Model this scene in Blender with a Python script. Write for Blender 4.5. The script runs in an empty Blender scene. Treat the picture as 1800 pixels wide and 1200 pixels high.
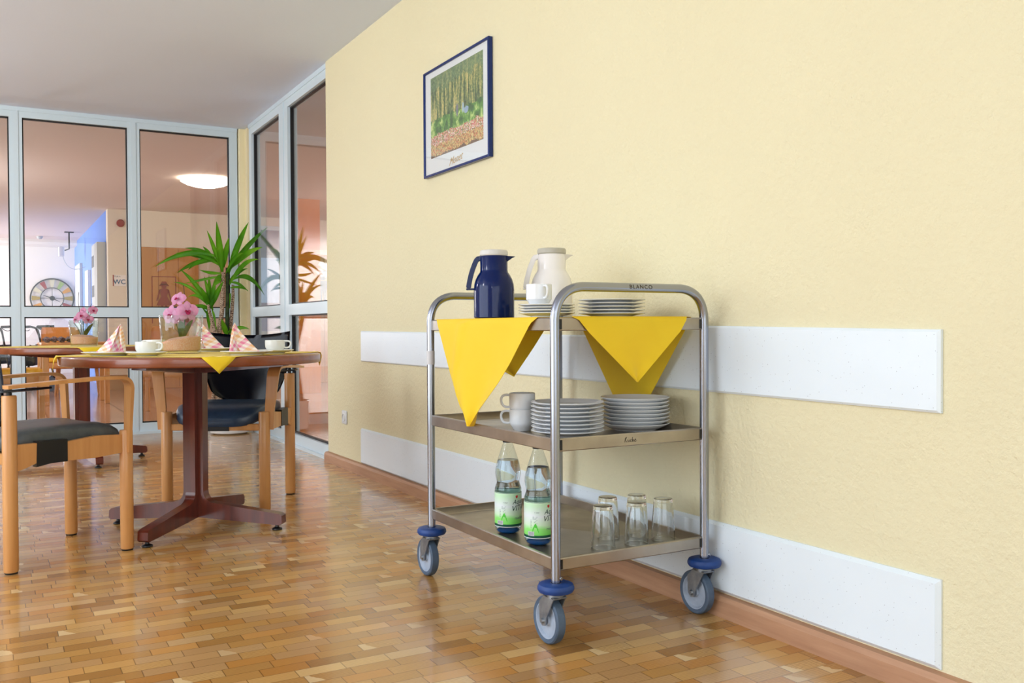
import bpy, bmesh, math, random
from mathutils import Vector, Matrix, Euler
rnd = random.Random(7)
SC = bpy.context.scene
COL = SC.collection
PI = math.pi
R = math.radians

# ---------------------------------------------------------------- camera
CAMP = Vector((-1.805, 0.0, 0.82))
YAW, PIT, ROL = R(29.53), R(-0.876), R(-0.28)
fwd = Vector((math.sin(YAW)*math.cos(PIT), math.cos(YAW)*math.cos(PIT), math.sin(PIT)))
rt0 = Vector((math.cos(YAW), -math.sin(YAW), 0)); up0 = rt0.cross(fwd)
rt = math.cos(ROL)*rt0 + math.sin(ROL)*up0
up = math.cos(ROL)*up0 - math.sin(ROL)*rt0
cd = bpy.data.cameras.new('camera'); cam = bpy.data.objects.new('camera', cd); COL.objects.link(cam)
M = Matrix.Identity(4)
for i in range(3):
    M[i][0], M[i][1], M[i][2], M[i][3] = rt[i], up[i], -fwd[i], CAMP[i]
cam.matrix_world = M
cd.sensor_width = 36; cd.lens = 1613.0/1800*36; cd.clip_end = 200; cd.clip_start = 0.05
SC.camera = cam

# ---------------------------------------------------------------- world, exposure, big lights
w = bpy.data.worlds.new('world'); SC.world = w; w.use_nodes = True
bg = w.node_tree.nodes['Background']
bg.inputs[0].default_value = (0.62, 0.76, 1.0, 1); bg.inputs[1].default_value = 0.75
vs = SC.view_settings
vs.view_transform = 'Standard'; vs.look = 'None'; vs.gamma = 1; vs.use_curve_mapping = False
vs.exposure = 0.0

def area(name, loc, target, sx, sy, power, color):
    l = bpy.data.lights.new(name, 'AREA'); l.shape = 'RECTANGLE'; l.size = sx; l.size_y = sy
    l.energy = power; l.color = color
    o = bpy.data.objects.new(name, l); COL.objects.link(o); o.location = loc
    d = Vector(target)-Vector(loc)
    o.rotation_euler = d.to_track_quat('-Z', 'Y').to_euler()
    return o
# area lights standing in for daylight of unseen windows, left and behind the camera
area('unseen_window_daylight_left', (-5.1, 2.6, 1.35), (0, 2.6, 1.35), 5.0, 2.0, 132, (0.78, 0.91, 1.08))
area('unseen_window_daylight_rear', (-2.4, -2.5, 1.35), (-2.4, 5, 1.35), 4.4, 2.0, 54, (0.78, 0.91, 1.08))
# added point lights, out of view, to fill the dining room and its ceiling
def fill_light(name, loc, power, color, r=.14):
    l = bpy.data.lights.new(name, 'POINT'); l.energy = power; l.color = color; l.shadow_soft_size = r
    o = bpy.data.objects.new(name, l); COL.objects.link(o); o.location = loc
fill_light('added_fill_light_window_side', (-3.4, 6.2, 1.9), 48, (0.92, 0.93, 0.98))
fill_light('added_fill_light_middle', (-3.6, 2.6, 1.9), 34, (0.92, 0.93, 0.98))
fill_light('added_fill_light_entrance', (-3.4, -0.9, 1.9), 12, (0.92, 0.93, 0.98))
area('corridor_daylight', (-5.1, 17.4, 1.5), (-0.5, 17.4, 1.5), 2.4, 1.7, 240, (0.92, 0.95, 1.02))

fill_light('added_fill_light_hall_left', (-3.0, 10.8, 1.7), 95, (1.0, 0.97, 0.94))  # the three hall point lights are added out of view to brighten it
fill_light('added_fill_light_hall_middle', (3.9, 9.6, 2.0), 90, (1.0, 0.95, 0.88))
fill_light('added_fill_light_hall_right', (5.4, 10.0, 1.7), 64, (1.0, 0.97, 0.94))

# ---------------------------------------------------------------- materials
def lin(c):
    return tuple(((x/255)/12.92 if x/255 <= 0.04045 else (((x/255)+0.055)/1.055)**2.4) for x in c) + (1,)
class NT:
    def __init__(s, name):
        s.m = bpy.data.materials.new(name); s.m.use_nodes = True
        s.t = s.m.node_tree; s.n = s.t.nodes; s.l = s.t.links
        s.b = s.n['Principled BSDF']; s.out = s.n['Material Output']
    def new(s, ty, **k):
        n = s.n.new(ty)
        for a, v in k.items(): setattr(n, a, v)
        return n
    def math(s, op, a, b=None, clamp=False):
        n = s.n.new('ShaderNodeMath'); n.operation = op; n.use_clamp = clamp
        for i, v in enumerate((a, b)):
            if v is None: continue
            if isinstance(v, (int, float)): n.inputs[i].default_value = v
            else: s.l.new(v, n.inputs[i])
        return n.outputs[0]
    def mix(s, f, a, b, bt='MIX'):
        n = s.n.new('ShaderNodeMix'); n.data_type = 'RGBA'; n.blend_type = bt
        for i, v in ((0, f), (6, a), (7, b)):
            if isinstance(v, (int, float)): n.inputs[i].default_value = v
            elif isinstance(v, tuple): n.inputs[i].default_value = v
            else: s.l.new(v, n.inputs[i])
        return n.outputs[2]
    def ramp(s, f, stops, interp='LINEAR'):
        n = s.n.new('ShaderNodeValToRGB'); n.color_ramp.interpolation = interp
        e = n.color_ramp.elements
        while len(e) < len(stops): e.new(0.5)
        for i, (p, c) in enumerate(stops): e[i].position = p; e[i].color = c
        s.l.new(f, n.inputs[0]); return n.outputs[0]
    def obj(s, scale=(1, 1, 1), rot=(0, 0, 0)):
        tc = s.n.new('ShaderNodeTexCoord'); mp = s.n.new('ShaderNodeMapping')
        mp.inputs['Scale'].default_value = scale; mp.inputs['Rotation'].default_value = rot
        s.l.new(tc.outputs['Object'], mp.inputs[0]); return mp.outputs[0]
    def noise(s, vec, scale, detail=2, rough=.5):
        n = s.n.new('ShaderNodeTexNoise'); n.inputs['Scale'].default_value = scale
        n.inputs['Detail'].default_value = detail; n.inputs['Roughness'].default_value = rough
        s.l.new(vec, n.inputs['Vector']); return n.outputs['Fac']
    def bump(s, h, strength, dist=0.01):
        n = s.n.new('ShaderNodeBump'); n.inputs['Strength'].default_value = strength; n.inputs['Distance'].default_value = dist
        s.l.new(h, n.inputs['Height']); s.l.new(n.outputs[0], s.b.inputs['Normal'])
    def set(s, **k):
        for a, v in k.items():
            i = s.b.inputs[a.replace('_', ' ')]
            if isinstance(v, (int, float, tuple)): i.default_value = v
            else: s.l.new(v, i)
def mat(name, rgb, rough=.5, metal=0, **k):
    t = NT(name); t.set(Base_Color=lin(rgb), Roughness=rough, Metallic=metal)
    for a, v in k.items(): t.b.inputs[a.replace('_', ' ')].default_value = v
    return t.m
def noisy(name, rgb, rgb2, scale, rough=.5, metal=0, stretch=(1, 1, 1), bump=0, detail=3, bd=.002, **k):
    t = NT(name); v = t.obj(stretch); f = t.noise(v, scale, detail, .6)
    t.set(Base_Color=t.ramp(f, [(.3, lin(rgb)), (.7, lin(rgb2))]), Roughness=rough, Metallic=metal)
    for a, vv in k.items(): t.b.inputs[a.replace('_', ' ')].default_value = vv
    if bump: t.bump(f, bump, bd)
    return t.m

def plaster(name, rgb, bump=.5):
    t = NT(name); v = t.obj()
    n1 = t.noise(v, 55, 5, .62); n2 = t.noise(v, 1.1, 3)
    c = t.mix(t.math('MULTIPLY', n2, .5), lin(rgb), lin((rgb[0]-9, rgb[1]-13, rgb[2]-16)))
    t.set(Base_Color=c, Roughness=.9); t.bump(n1, bump, .008); return t.m
M_wall = plaster('cream_roughcast_plaster', (238, 229, 192), .8)
M_column = plaster('yellow_corner_plaster', (250, 238, 198), .3)
M_ceil = plaster('matte_ceiling_paint', (226, 236, 254), .1)
M_hallceil = plaster('hall_ceiling_paint', (236, 226, 222), .1)
M_hallwall = plaster('hall_wall_paint', (238, 230, 214), .1)
M_whitewall = plaster('white_wall_paint', (240, 236, 228), .1)
M_bluewall = plaster('blue_daylight_wall_colour', (118, 156, 232), .1)  # blue of the corridor daylight put into the wall's base colour

def guard():
    t = NT('speckled_white_laminate'); v = t.obj()
    vo = t.new('ShaderNodeTexVoronoi'); vo.inputs['Scale'].default_value = 140; t.l.new(v, vo.inputs['Vector'])
    wn = t.new('ShaderNodeTexWhiteNoise'); t.l.new(vo.outputs['Position'], wn.inputs['Vector'])
    sp = t.math('MULTIPLY', t.math('LESS_THAN', vo.outputs['Distance'], .15), t.math('GREATER_THAN', wn.outputs['Value'], .80))
    n = t.noise(v, 14, 3)
    c = t.mix(t.math('MULTIPLY', n, .25), lin((236, 245, 251)), lin((222, 234, 243)))
    t.set(Base_Color=t.mix(t.math('MULTIPLY', sp, .55), c, lin((130, 132, 140))), Roughness=.35); return t.m
M_guard = guard()

def parquet():
    t = NT('end_grain_block_parquet'); tc = t.new('ShaderNodeTexCoord'); sx = t.new('ShaderNodeSeparateXYZ')
    t.l.new(tc.outputs['Object'], sx.inputs[0]); X, Y = sx.outputs[0], sx.outputs[1]
    H, W = .047, .114
    yr = t.math('DIVIDE', Y, H); row = t.math('FLOOR', yr)
    def wn(a, b, off=0.0):
        cx = t.new('ShaderNodeCombineXYZ'); t.l.new(a, cx.inputs[0]); 
        if b is not None: t.l.new(b, cx.inputs[1])
        cx.inputs[2].default_value = off
        n = t.new('ShaderNodeTexWhiteNoise'); t.l.new(cx.outputs[0], n.inputs['Vector']); return n.outputs['Value'], cx.outputs[0]
    ro, _ = wn(row, None, 3.3)
    xr = t.math('ADD', t.math('DIVIDE', X, W), t.math('MULTIPLY', ro, 1.0)); col = t.math('FLOOR', xr)
    rv, cell = wn(row, col); rv2, _ = wn(row, col, 7.7)
    fx = t.math('FRACT', xr); fy = t.math('FRACT', yr)
    ex = t.math('MULTIPLY', t.math('MINIMUM', fx, t.math('SUBTRACT', 1, fx)), W)
    ey = t.math('MULTIPLY', t.math('MINIMUM', fy, t.math('SUBTRACT', 1, fy)), H)
    gap = t.math('LESS_THAN', t.math('MINIMUM', ex, t.math('ADD', ey, .0003)),   .0012)
    c = t.ramp(rv, [(0, lin((160, 116, 60))), (.15, lin((188, 140, 76))), (.5, lin((206, 156, 86))), (.85, lin((222, 176, 106))), (1, lin((236, 200, 138)))])
    # ring grain, centred off the block, differing per block
    v = t.obj(); vadd = t.new('ShaderNodeVectorMath'); vadd.operation = 'ADD'
    wn3 = t.new('ShaderNodeTexWhiteNoise'); t.l.new(cell, wn3.inputs['Vector'])
    t.l.new(v, vadd.inputs[0]); t.l.new(wn3.outputs['Color'], vadd.inputs[1])
    wv = t.new('ShaderNodeTexWave'); wv.wave_type = 'RINGS'; wv.inputs['Scale'].default_value = 45
    wv.inputs['Distortion'].default_value = 4; wv.inputs['Detail'].default_value = 2; t.l.new(vadd.outputs[0], wv.inputs['Vector'])
    c = t.mix(t.math('MULTIPLY', wv.outputs['Fac'], t.math('MULTIPLY', rv2, .5)), c, lin((120, 74, 36)))
    # sapwood corners: pale irregular patches on some blocks
    n = t.noise(v, 34, 2)
    edge = t.math('ADD', t.math('ADD', fx, t.math('MULTIPLY', fy, .22)), t.math('MULTIPLY', n, .3))
    pale = t.math('MULTIPLY', t.math('GREATER_THAN', rv2, .91), t.math('LESS_THAN', edge, .50))
    c = t.mix(t.math('MULTIPLY', pale, .8), c, lin((242, 212, 160)))
    rv4, _ = wn(row, col, 12.1)
    c = t.mix(t.math('MULTIPLY', t.math('GREATER_THAN', rv4, .72), .45), c, lin((196, 160, 118)))
    c = t.mix(t.math('MULTIPLY', t.math('LESS_THAN', rv4, .2), .4), c, lin((204, 132, 52)))
    big = t.noise(v, 1.6, 3); c = t.mix(t.math('MULTIPLY', big, .35), c, lin((150, 96, 42)))
    c = t.mix(t.math('MULTIPLY', gap, .58), c, lin((64, 40, 20)))
    rr = t.math('ADD', .12, t.math('MULTIPLY', t.noise(v, 7, 3), .16))
    t.set(Base_Color=c, Roughness=rr, Coat_Weight=.35, Coat_Roughness=.10)
    t.bump(t.math('SUBTRACT', t.noise(v, 9, 2), t.math('MULTIPLY', gap, .5)), .12, .004); return t.m
M_parquet = parquet()

def halltile():
    t = NT('wood_look_floor_tiles'); v = t.obj()
    br = t.new('ShaderNodeTexBrick'); t.l.new(v, br.inputs['Vector'])
    br.inputs['Color1'].default_value = lin((200, 160, 132)); br.inputs['Color2'].default_value = lin((184, 140, 110)); br.inputs['Mortar'].default_value = lin((84, 58, 46))
    br.inputs['Scale'].default_value = 1; br.inputs['Brick Width'].default_value = .34; br.inputs['Row Height'].default_value = .34
    br.inputs['Mortar Size'].default_value = .008; br.offset = 0
    v2 = t.obj((.6, 9, 1)); n = t.noise(v2, 4, 4)
    t.set(Base_Color=t.mix(t.math('MULTIPLY', n, .6), br.outputs['Color'], lin((150, 104, 76))), Roughness=.16)
    return t.m
M_tile = halltile()

def woodgrain(name, a, b, axis='Z', scale=9, rough=.4, coat=0.0):
    s = {'X': (1, 14, 14), 'Y': (14, 1, 14), 'Z': (14, 14, 1)}[axis]
    t = NT(name); v = t.obj(s); n = t.noise(v, scale/2, 5, .6)
    t.set(Base_Color=t.ramp(n, [(.25, lin(a)), (.75, lin(b))]), Roughness=rough, Coat_Weight=coat, Coat_Roughness=.1)
    t.bump(n, .08, .002); return t.m
M_beech = woodgrain('beech_wood', (196, 134, 74), (216, 158, 96), 'Z', 5, .38, .2)
M_beechX = woodgrain('beech_wood_lengthwise', (194, 130, 70), (214, 154, 92), 'X', 5, .38, .2)
M_mahog = woodgrain('mahogany_stained_wood', (70, 25, 14), (116, 46, 26), 'Z', 4, .28, .4)
M_mahogX = woodgrain('mahogany_stained_table_edge', (112, 52, 26), (148, 76, 40), 'X', 3, .28, .4)
M_base = woodgrain('brown_skirting_wood', (172, 126, 94), (202, 156, 122), 'Y', 6, .5)
M_door = woodgrain('orange_door_veneer', (182, 126, 70), (198, 144, 86), 'Z', 3, .35, .1)
M_orange = woodgrain('orange_pillar_veneer', (206, 116, 30), (222, 134, 46), 'Z', 3, .35, .1)
M_backp = woodgrain('honey_beech_backrest', (222, 156, 78), (236, 172, 96), 'Z', 4, .4)
M_upvc = mat('pale_window_frame', (214, 230, 238), .35)
M_gasket = mat('black_glazing_gasket', (14, 16, 20), .5)

def steel():
    t = NT('brushed_stainless_steel'); v = t.obj((1, 1, .2)); n = t.noise(v, 40, 3)
    t.set(Base_Color=lin((158, 162, 173)), Metallic=1.0, Roughness=t.math('ADD', .18, t.math('MULTIPLY', n, .08))); return t.m
M_steel = steel()
def steel2():
    t = NT('scuffed_tray_steel'); v = t.obj((3, 40, 3)); n = t.noise(v, 9, 4); n2 = t.noise(t.obj(), 7, 4)
    t.set(Base_Color=t.ramp(n2, [(.3, lin((150, 140, 128))), (.7, lin((182, 174, 162)))]), Metallic=.95, Roughness=t.math('ADD', .24, t.math('MULTIPLY', n, .2))); return t.m
M_tray = steel2()
M_zinc = noisy('galvanised_castor_metal', (120, 126, 134), (160, 166, 172), 30, .45, .8)
M_hub = noisy('grey_plastic_wheel_hub', (150, 162, 180), (176, 188, 204), 25, .5)
M_tyre = noisy('blue_grey_rubber_tyre', (66, 84, 104), (84, 102, 124), 20, .6)
M_bumper = noisy('blue_rubber_bumper', (12, 54, 118), (20, 68, 140), 30, .5)
M_black = mat('black_plastic', (14, 14, 16), .4)
M_blackmark = mat('black_marker_ink', (20, 18, 20), .8)
M_print = mat('brown_etched_print', (84, 70, 46), .7)
M_sticker = mat('clear_paper_sticker', (206, 204, 204), .6)
M_bluecan = mat('navy_blue_gloss_plastic', (2, 25, 80), .10, 0, IOR=1.36)
M_whitecan = mat('ivory_white_gloss_plastic', (246, 240, 234), .15)
M_lidw = mat('light_grey_matte_plastic', (214, 210, 204), .5)
M_lidg = mat('grey_beige_matte_plastic', (186, 180, 164), .5)
M_china = mat('white_glazed_porcelain', (236, 238, 240), .12, 0, Coat_Weight=.3)
M_chinac = mat('cream_glazed_porcelain', (242, 242, 234), .15, 0, Coat_Weight=.3)
def cloth(name, a, b):
    t = NT(name); v = t.obj(); 
    n = t.noise(v, 8, 2)
    t.set(Base_Color=t.mix(n, lin(a), lin(b)), Roughness=.75, Sheen_Weight=.2)
    tr = t.new('ShaderNodeBsdfTranslucent'); tr.inputs[0].default_value = lin(b)
    mx = t.new('ShaderNodeMixShader'); mx.inputs[0].default_value = .22
    t.l.new(t.b.outputs[0], mx.inputs[1]); t.l.new(tr.outputs[0], mx.inputs[2]); t.l.new(mx.outputs[0], t.out.inputs[0])
    return t.m
M_yellow = cloth('bright_yellow_paper_cloth', (255, 226, 44), (255, 216, 22))
def gingham():
    t = NT('pink_gingham_paper'); tc = t.new('ShaderNodeTexCoord'); mp = t.new('ShaderNodeMapping')
    mp.inputs['Rotation'].default_value = (0, 0, R(45)); t.l.new(tc.outputs['UV'], mp.inputs[0])
    sx = t.new('ShaderNodeSeparateXYZ'); t.l.new(mp.outputs[0], sx.inputs[0])
    s = .011
    a = t.math('GREATER_THAN', t.math('FRACT', t.math('DIVIDE', sx.outputs[0], s*2)), .5)
    b = t.math('GREATER_THAN', t.math('FRACT', t.math('DIVIDE', sx.outputs[1], s*2)), .5)
    o = t.math('GREATER_THAN', t.math('FRACT', t.math('DIVIDE', sx.outputs[0], s*4)), .5)
    col = t.mix(o, lin((240, 136, 168)), lin((244, 190, 136)))
    f = t.math('MULTIPLY', t.math('ADD', a, b), .5)
    t.set(Base_Color=t.mix(f, lin((252, 238, 226)), col), Roughness=.85); return t.m
M_napkin = gingham()
def thinglass(name, tint=(1, 1, 1, 1), fres=1.5):
    t = NT(name); t.n.remove(t.b)
    tr = t.new('ShaderNodeBsdfTransparent'); tr.inputs[0].default_value = tint
    gl = t.new('ShaderNodeBsdfGlossy'); gl.inputs['Roughness'].default_value = 0.0
    fr = t.new('ShaderNodeFresnel'); ge = t.new('ShaderNodeNewGeometry')   # same reflectance on both faces of a thin wall
    t.l.new(t.math('ADD', fres, t.math('MULTIPLY', ge.outputs['Backfacing'], 1/fres-fres)), fr.inputs[0])
    mx = t.new('ShaderNodeMixShader'); t.l.new(fr.outputs[0], mx.inputs[0]); t.l.new(tr.outputs[0], mx.inputs[1]); t.l.new(gl.outputs[0], mx.inputs[2])
    t.l.new(mx.outputs[0], t.out.inputs[0]); return t.m
M_pane = thinglass('window_glass', (.97, .98, .98, 1))
M_picglass = thinglass('picture_glass', (1, 1, 1, 1), 1.4)
M_glass = mat('clear_drinking_glass', (250, 252, 252), 0, 0, Transmission_Weight=1.0, IOR=1.48)
M_vase = thinglass('clear_vase_glass', (.93, .965, .955, 1), 1.7)
M_bottle = thinglass('clear_bottle_plastic', (.90, .94, .96, 1), 1.5)
def water():
    t = NT('mineral_water'); t.set(Base_Color=(.82, .92, .97, 1), Roughness=0, Transmission_Weight=1.0, IOR=1.33); return t.m
M_water = water()
M_bluebase = mat('blue_tinted_bottle_base', (24, 112, 190), .1, 0)
M_label = NT('green_white_bottle_label')
def label():
    t = M_label; tc = t.new('ShaderNodeTexCoord'); sx = t.new('ShaderNodeSeparateXYZ'); t.l.new(tc.outputs['Object'], sx.inputs[0])
    z = t.math('ADD', sx.outputs[2], t.math('MULTIPLY', t.noise(tc.outputs['Object'], 30, 2), .018))
    c = t.ramp(t.math('DIVIDE', t.math('SUBTRACT', z, .018), .125),
        [(0, lin((96, 216, 70))), (.30, lin((150, 232, 120))), (.40, lin((214, 240, 206))), (.62, lin((228, 236, 236))), (.86, lin((200, 236, 196))), (1, lin((222, 240, 220)))])
    zz = sx.outputs[2]
    band = t.math('LESS_THAN', t.math('ABSOLUTE', t.math('SUBTRACT', zz, .0275)), .0035)
    c = t.mix(band, c, lin((8, 78, 60)))
    wh = t.math('LESS_THAN', zz, .024); c = t.mix(wh, c, lin((236, 240, 238)))
    top = t.math('LESS_THAN', t.math('ABSOLUTE', t.math('SUBTRACT', zz, .1225)), .0006); c = t.mix(top, c, lin((20, 90, 74)))
    t.set(Base_Color=c, Roughness=.35); return t.m
M_label = label()
M_ink = mat('dark_green_label_ink', (8, 60, 54), .5)
M_inkred = mat('red_label_ink', (206, 44, 44), .5)
M_inkg = mat('green_label_ink', (88, 210, 60), .5)
M_inkgrey = mat('grey_label_ink', (110, 120, 124), .5)
M_frameblue = mat('dark_blue_picture_frame', (12, 42, 108), .25, .2)
M_mat = mat('white_picture_mount', (232, 236, 236), .7)
M_gold = mat('gold_ink', (196, 160, 88), .5)
M_vinyl = noisy('dark_blue_grey_vinyl', (38, 58, 82), (48, 70, 96), 40, .33, bump=.03)
M_vinylg = noisy('slate_grey_vinyl', (70, 76, 78), (84, 90, 92), 40, .36, bump=.03)
M_shell = mat('black_blue_lacquered_plywood', (3, 9, 24), .2, 0)
M_sand = noisy('pink_decor_granulate', (244, 160, 134), (255, 214, 196), 260, .9, bump=.6)
M_petal = noisy('pink_orchid_petal', (242, 160, 204), (250, 200, 226), 60, .5)
M_lip = mat('magenta_orchid_lip', (196, 40, 96), .5)
M_stem = mat('green_plant_stem', (70, 104, 40), .5)
M_leafd = mat('dark_green_leaf', (38, 84, 34), .35)
M_twig = mat('dark_twig', (52, 40, 34), .7)
def leafm():
    t = NT('yucca_leaf_green'); v = t.obj(); n = t.noise(v, 4, 2)
    t.set(Base_Color=t.ramp(n, [(.3, lin((52, 128, 24))), (.5, lin((104, 184, 34))), (.7, lin((164, 218, 60)))]), Roughness=.4)
    tr = t.new('ShaderNodeBsdfTranslucent'); tr.inputs[0].default_value = lin((130, 200, 40))
    mx = t.new('ShaderNodeMixShader'); mx.inputs[0].default_value = .3
    t.l.new(t.b.outputs[0], mx.inputs[1]); t.l.new(tr.outputs[0], mx.inputs[2]); t.l.new(mx.outputs[0], t.out.inputs[0]); return t.m
M_yucca = leafm()
def trunkm():
    t = NT('ringed_yucca_trunk'); v = t.obj((1, 1, 1)); wv = t.new('ShaderNodeTexWave'); wv.bands_direction = 'Z'
    wv.inputs['Scale'].default_value = 20; wv.inputs['Distortion'].default_value = 9; wv.inputs['Detail Scale'].default_value = 6; t.l.new(v, wv.inputs['Vector'])
    t.set(Base_Color=t.ramp(wv.outputs['Fac'], [(.3, lin((96, 66, 50))), (.6, lin((214, 188, 160)))]), Roughness=.9); t.bump(wv.outputs['Fac'], .5, .006); return t.m
M_trunk = trunkm()
M_pot = mat('white_glazed_pot', (238, 238, 238), .25)
M_soil = noisy('dark_potting_soil', (40, 28, 20), (70, 50, 36), 60, .95)
def emis(name, rgb, s):
    t = NT(name); t.set(Base_Color=lin(rgb), Emission_Color=lin(rgb), Emission_Strength=s); return t.m
M_lamp = emis('lit_lamp_diffuser', (255, 244, 224), 9)
M_red = mat('red_plastic', (150, 46, 40), .4)
M_silh = mat('dark_red_cut_figure', (138, 52, 50), .6)
M_silhb = mat('dark_blue_cut_figure', (36, 72, 96), .6)
M_sign = mat('white_sign_plate', (250, 248, 246), .5)
M_signb = mat('blue_sign_lettering', (44, 104, 150), .5)
M_seaty = noisy('yellow_upholstery', (232, 168, 30), (244, 186, 50), 50, .7)
M_metalw = mat('white_metal', (224, 226, 226), .4)
M_greym = mat('light_grey_panel', (190, 198, 200), .5)
M_skirt = mat('hall_skirting_tile', (190, 152, 110), .4)
M_cols = {c: mat('clock_plate_'+c, v, .6) for c, v in dict(ochre=(160, 136, 50), red=(150, 46, 50), green=(150, 176, 100), cream=(206, 200, 166), orange=(216, 150, 56)).items()}
M_roof = mat('pinkish_roof', (200, 170, 170), .8)
M_snow = mat('white_flat_roof', (230, 234, 240), .7)

# ---------------------------------------------------------------- mesh helpers
def tagp(o, **k):
    for a, v in k.items():
        if v: o[a] = v
    return o
def mesh(name, bm, m, parent=None, smooth=True, angle=35, recalc=True, **props):
    me = bpy.data.meshes.new(name)
    if recalc: bmesh.ops.recalc_face_normals(bm, faces=bm.faces)
    if smooth:
        for f in bm.faces: f.smooth = True
        for e in bm.edges:
            if len(e.link_faces) == 2 and e.calc_face_angle(0) > R(angle): e.smooth = False
    bm.to_mesh(me); bm.free()
    for x in (m if isinstance(m, (list, tuple)) else [m]): me.materials.append(x)
    o = bpy.data.objects.new(name, me); COL.objects.link(o)
    if parent: o.parent = parent
    return tagp(o, **props)
def thing(name, label, cat, loc=(0, 0, 0), rz=0, group=None):
    o = bpy.data.objects.new(name, None); COL.objects.link(o); o.empty_display_size = .05
    o.location = loc; o.rotation_euler = (0, 0, rz); o['label'] = label; o['category'] = cat
    if group: o['group'] = group
    return o
def copy_tree(o, parent=None):
    c = o.copy(); COL.objects.link(c)
    if parent is not None: c.parent = parent
    for ch in list(o.children): copy_tree(ch, c)
    return c
def dup(o, label, loc, rz=0):
    c = copy_tree(o); c.location = loc; c.rotation_euler = (0, 0, rz); c['label'] = label; return c
def bx(bm, x0, x1, y0, y1, z0, z1, bev=0, seg=2, mi=0, mtx=None):
    r = bmesh.ops.create_cube(bm, size=1)
    vs_ = r['verts']
    for v in vs_:
        v.co = Vector((x0+(v.co.x+.5)*(x1-x0), y0+(v.co.y+.5)*(y1-y0), z0+(v.co.z+.5)*(z1-z0)))
    fs = list({f for v in vs_ for f in v.link_faces})
    if bev:
        es = list({e for f in fs for e in f.edges})
        r2 = bmesh.ops.bevel(bm, geom=es, offset=bev, segments=seg, profile=.5, affect='EDGES')
        fs = list({f for f in r2['faces']} | {f for f in fs if f.is_valid})
        vs_ = list({v for f in fs for v in f.verts})
        fs = list({f for v in vs_ for f in v.link_faces})
    for f in fs: f.material_index = mi
    if mtx is not None:
        for v in vs_: v.co = mtx @ v.co
    return vs_
def lathe(bm, prof, seg=32, cx=0, cy=0, z0=0, mi=0, close=False):
    rings = []
    for r, z in prof:
        if r < 1e-6: rings.append([bm.verts.new((cx, cy, z0+z))])
        else: rings.append([bm.verts.new((cx+r*math.cos(2*PI*i/seg), cy+r*math.sin(2*PI*i/seg), z0+z)) for i in range(seg)])
    pairs = list(zip(rings, rings[1:])) + ([(rings[-1], rings[0])] if close else [])
    for a, b in pairs:
        for i in range(seg):
            j = (i+1) % seg
            if len(a) == 1 and len(b) == 1: continue
            vv = [a[0], b[i], b[j]] if len(a) == 1 else [a[i], b[0], a[j]] if len(b) == 1 else [a[i], b[i], b[j], a[j]]
            try: f = bm.faces.new(vv); f.material_index = mi
            except ValueError: pass
def tube(bm, pts, r, seg=12, cap=True, mi=0, flat=1.0, upv=None):
    pts = [Vector(p) for p in pts]; n = len(pts); rings = []
    rs = r if isinstance(r, (list, tuple)) else [r]*n
    t0 = (pts[1]-pts[0]).normalized()
    u = Vector(upv) if upv else (Vector((0, 0, 1)) if abs(t0.z) < .9 else Vector((1, 0, 0)))
    u = (u - u.dot(t0)*t0).normalized()
    for i, p in enumerate(pts):
        t = (pts[min(i+1, n-1)]-pts[max(i-1, 0)]).normalized()
        u = (u - u.dot(t)*t).normalized(); v = t.cross(u)
        rings.append([bm.verts.new(p + rs[i]*(math.cos(2*PI*k/seg)*u*flat + math.sin(2*PI*k/seg)*v)) for k in range(seg)])
    for a, b in zip(rings, rings[1:]):
        for k in range(seg):
            f = bm.faces.new((a[k], a[(k+1) % seg], b[(k+1) % seg], b[k])); f.material_index = mi
    if cap:
        for rr in (rings[0], rings[-1]):
            f = bm.faces.new(rr); f.material_index = mi
def sweep(bm, path, w, th, side, mi=0, wid=None):
    """flat strip swept along path: side = direction of its width"""
    path = [Vector(p) for p in path]; n = len(path); side = Vector(side).normalized(); rings = []
    for i, p in enumerate(path):
        t = (path[min(i+1, n-1)]-path[max(i-1, 0)]).normalized(); nn = t.cross(side).normalized()
        ww = (wid[i] if wid else w)/2
        rings.append([bm.verts.new(p+a*ww*side+b*th/2*nn) for a, b in ((-1, -1), (1, -1), (1, 1), (-1, 1))])
    for a, b in zip(rings, rings[1:]):
        for k in range(4):
            f = bm.faces.new((a[k], a[(k+1) % 4], b[(k+1) % 4], b[k])); f.material_index = mi
    bm.faces.new(rings[0]); bm.faces.new(rings[-1])
def prism(bm, poly, fn, t0, t1, mi=0):
    """poly: 2D points; fn(a,b,t)->3D"""
    A = [bm.verts.new(fn(a, b, t0)) for a, b in poly]; B = [bm.verts.new(fn(a, b, t1)) for a, b in poly]
    n = len(poly)
    fs = [bm.faces.new(A), bm.faces.new(B)]
    for i in range(n): fs.append(bm.faces.new((A[i], A[(i+1) % n], B[(i+1) % n], B[i])))
    for f in fs: f.material_index = mi
    return A+B
def bez(p0, p1, p2, n):
    p0, p1, p2 = Vector(p0), Vector(p1), Vector(p2)
    return [(1-t)**2*p0+2*t*(1-t)*p1+t*t*p2 for t in [i/n for i in range(n+1)]]
def rounded(pts, rad, n=6):
    """fillet the inner corners of a polyline"""
    pts = [Vector(p) for p in pts]; out = [pts[0]]
    for i in range(1, len(pts)-1):
        a = (pts[i-1]-pts[i]); b = (pts[i+1]-pts[i]); ra = min(rad, a.length*.5, b.length*.5) if not isinstance(rad, (list, tuple)) else rad[i-1]
        p0 = pts[i]+a.normalized()*ra; p2 = pts[i]+b.normalized()*ra
        # circular-ish arc
        out += [p for p in bez(p0, pts[i]+(p0+p2-2*pts[i])*.06, p2, n)]
    out.append(pts[-1]); return out
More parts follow.
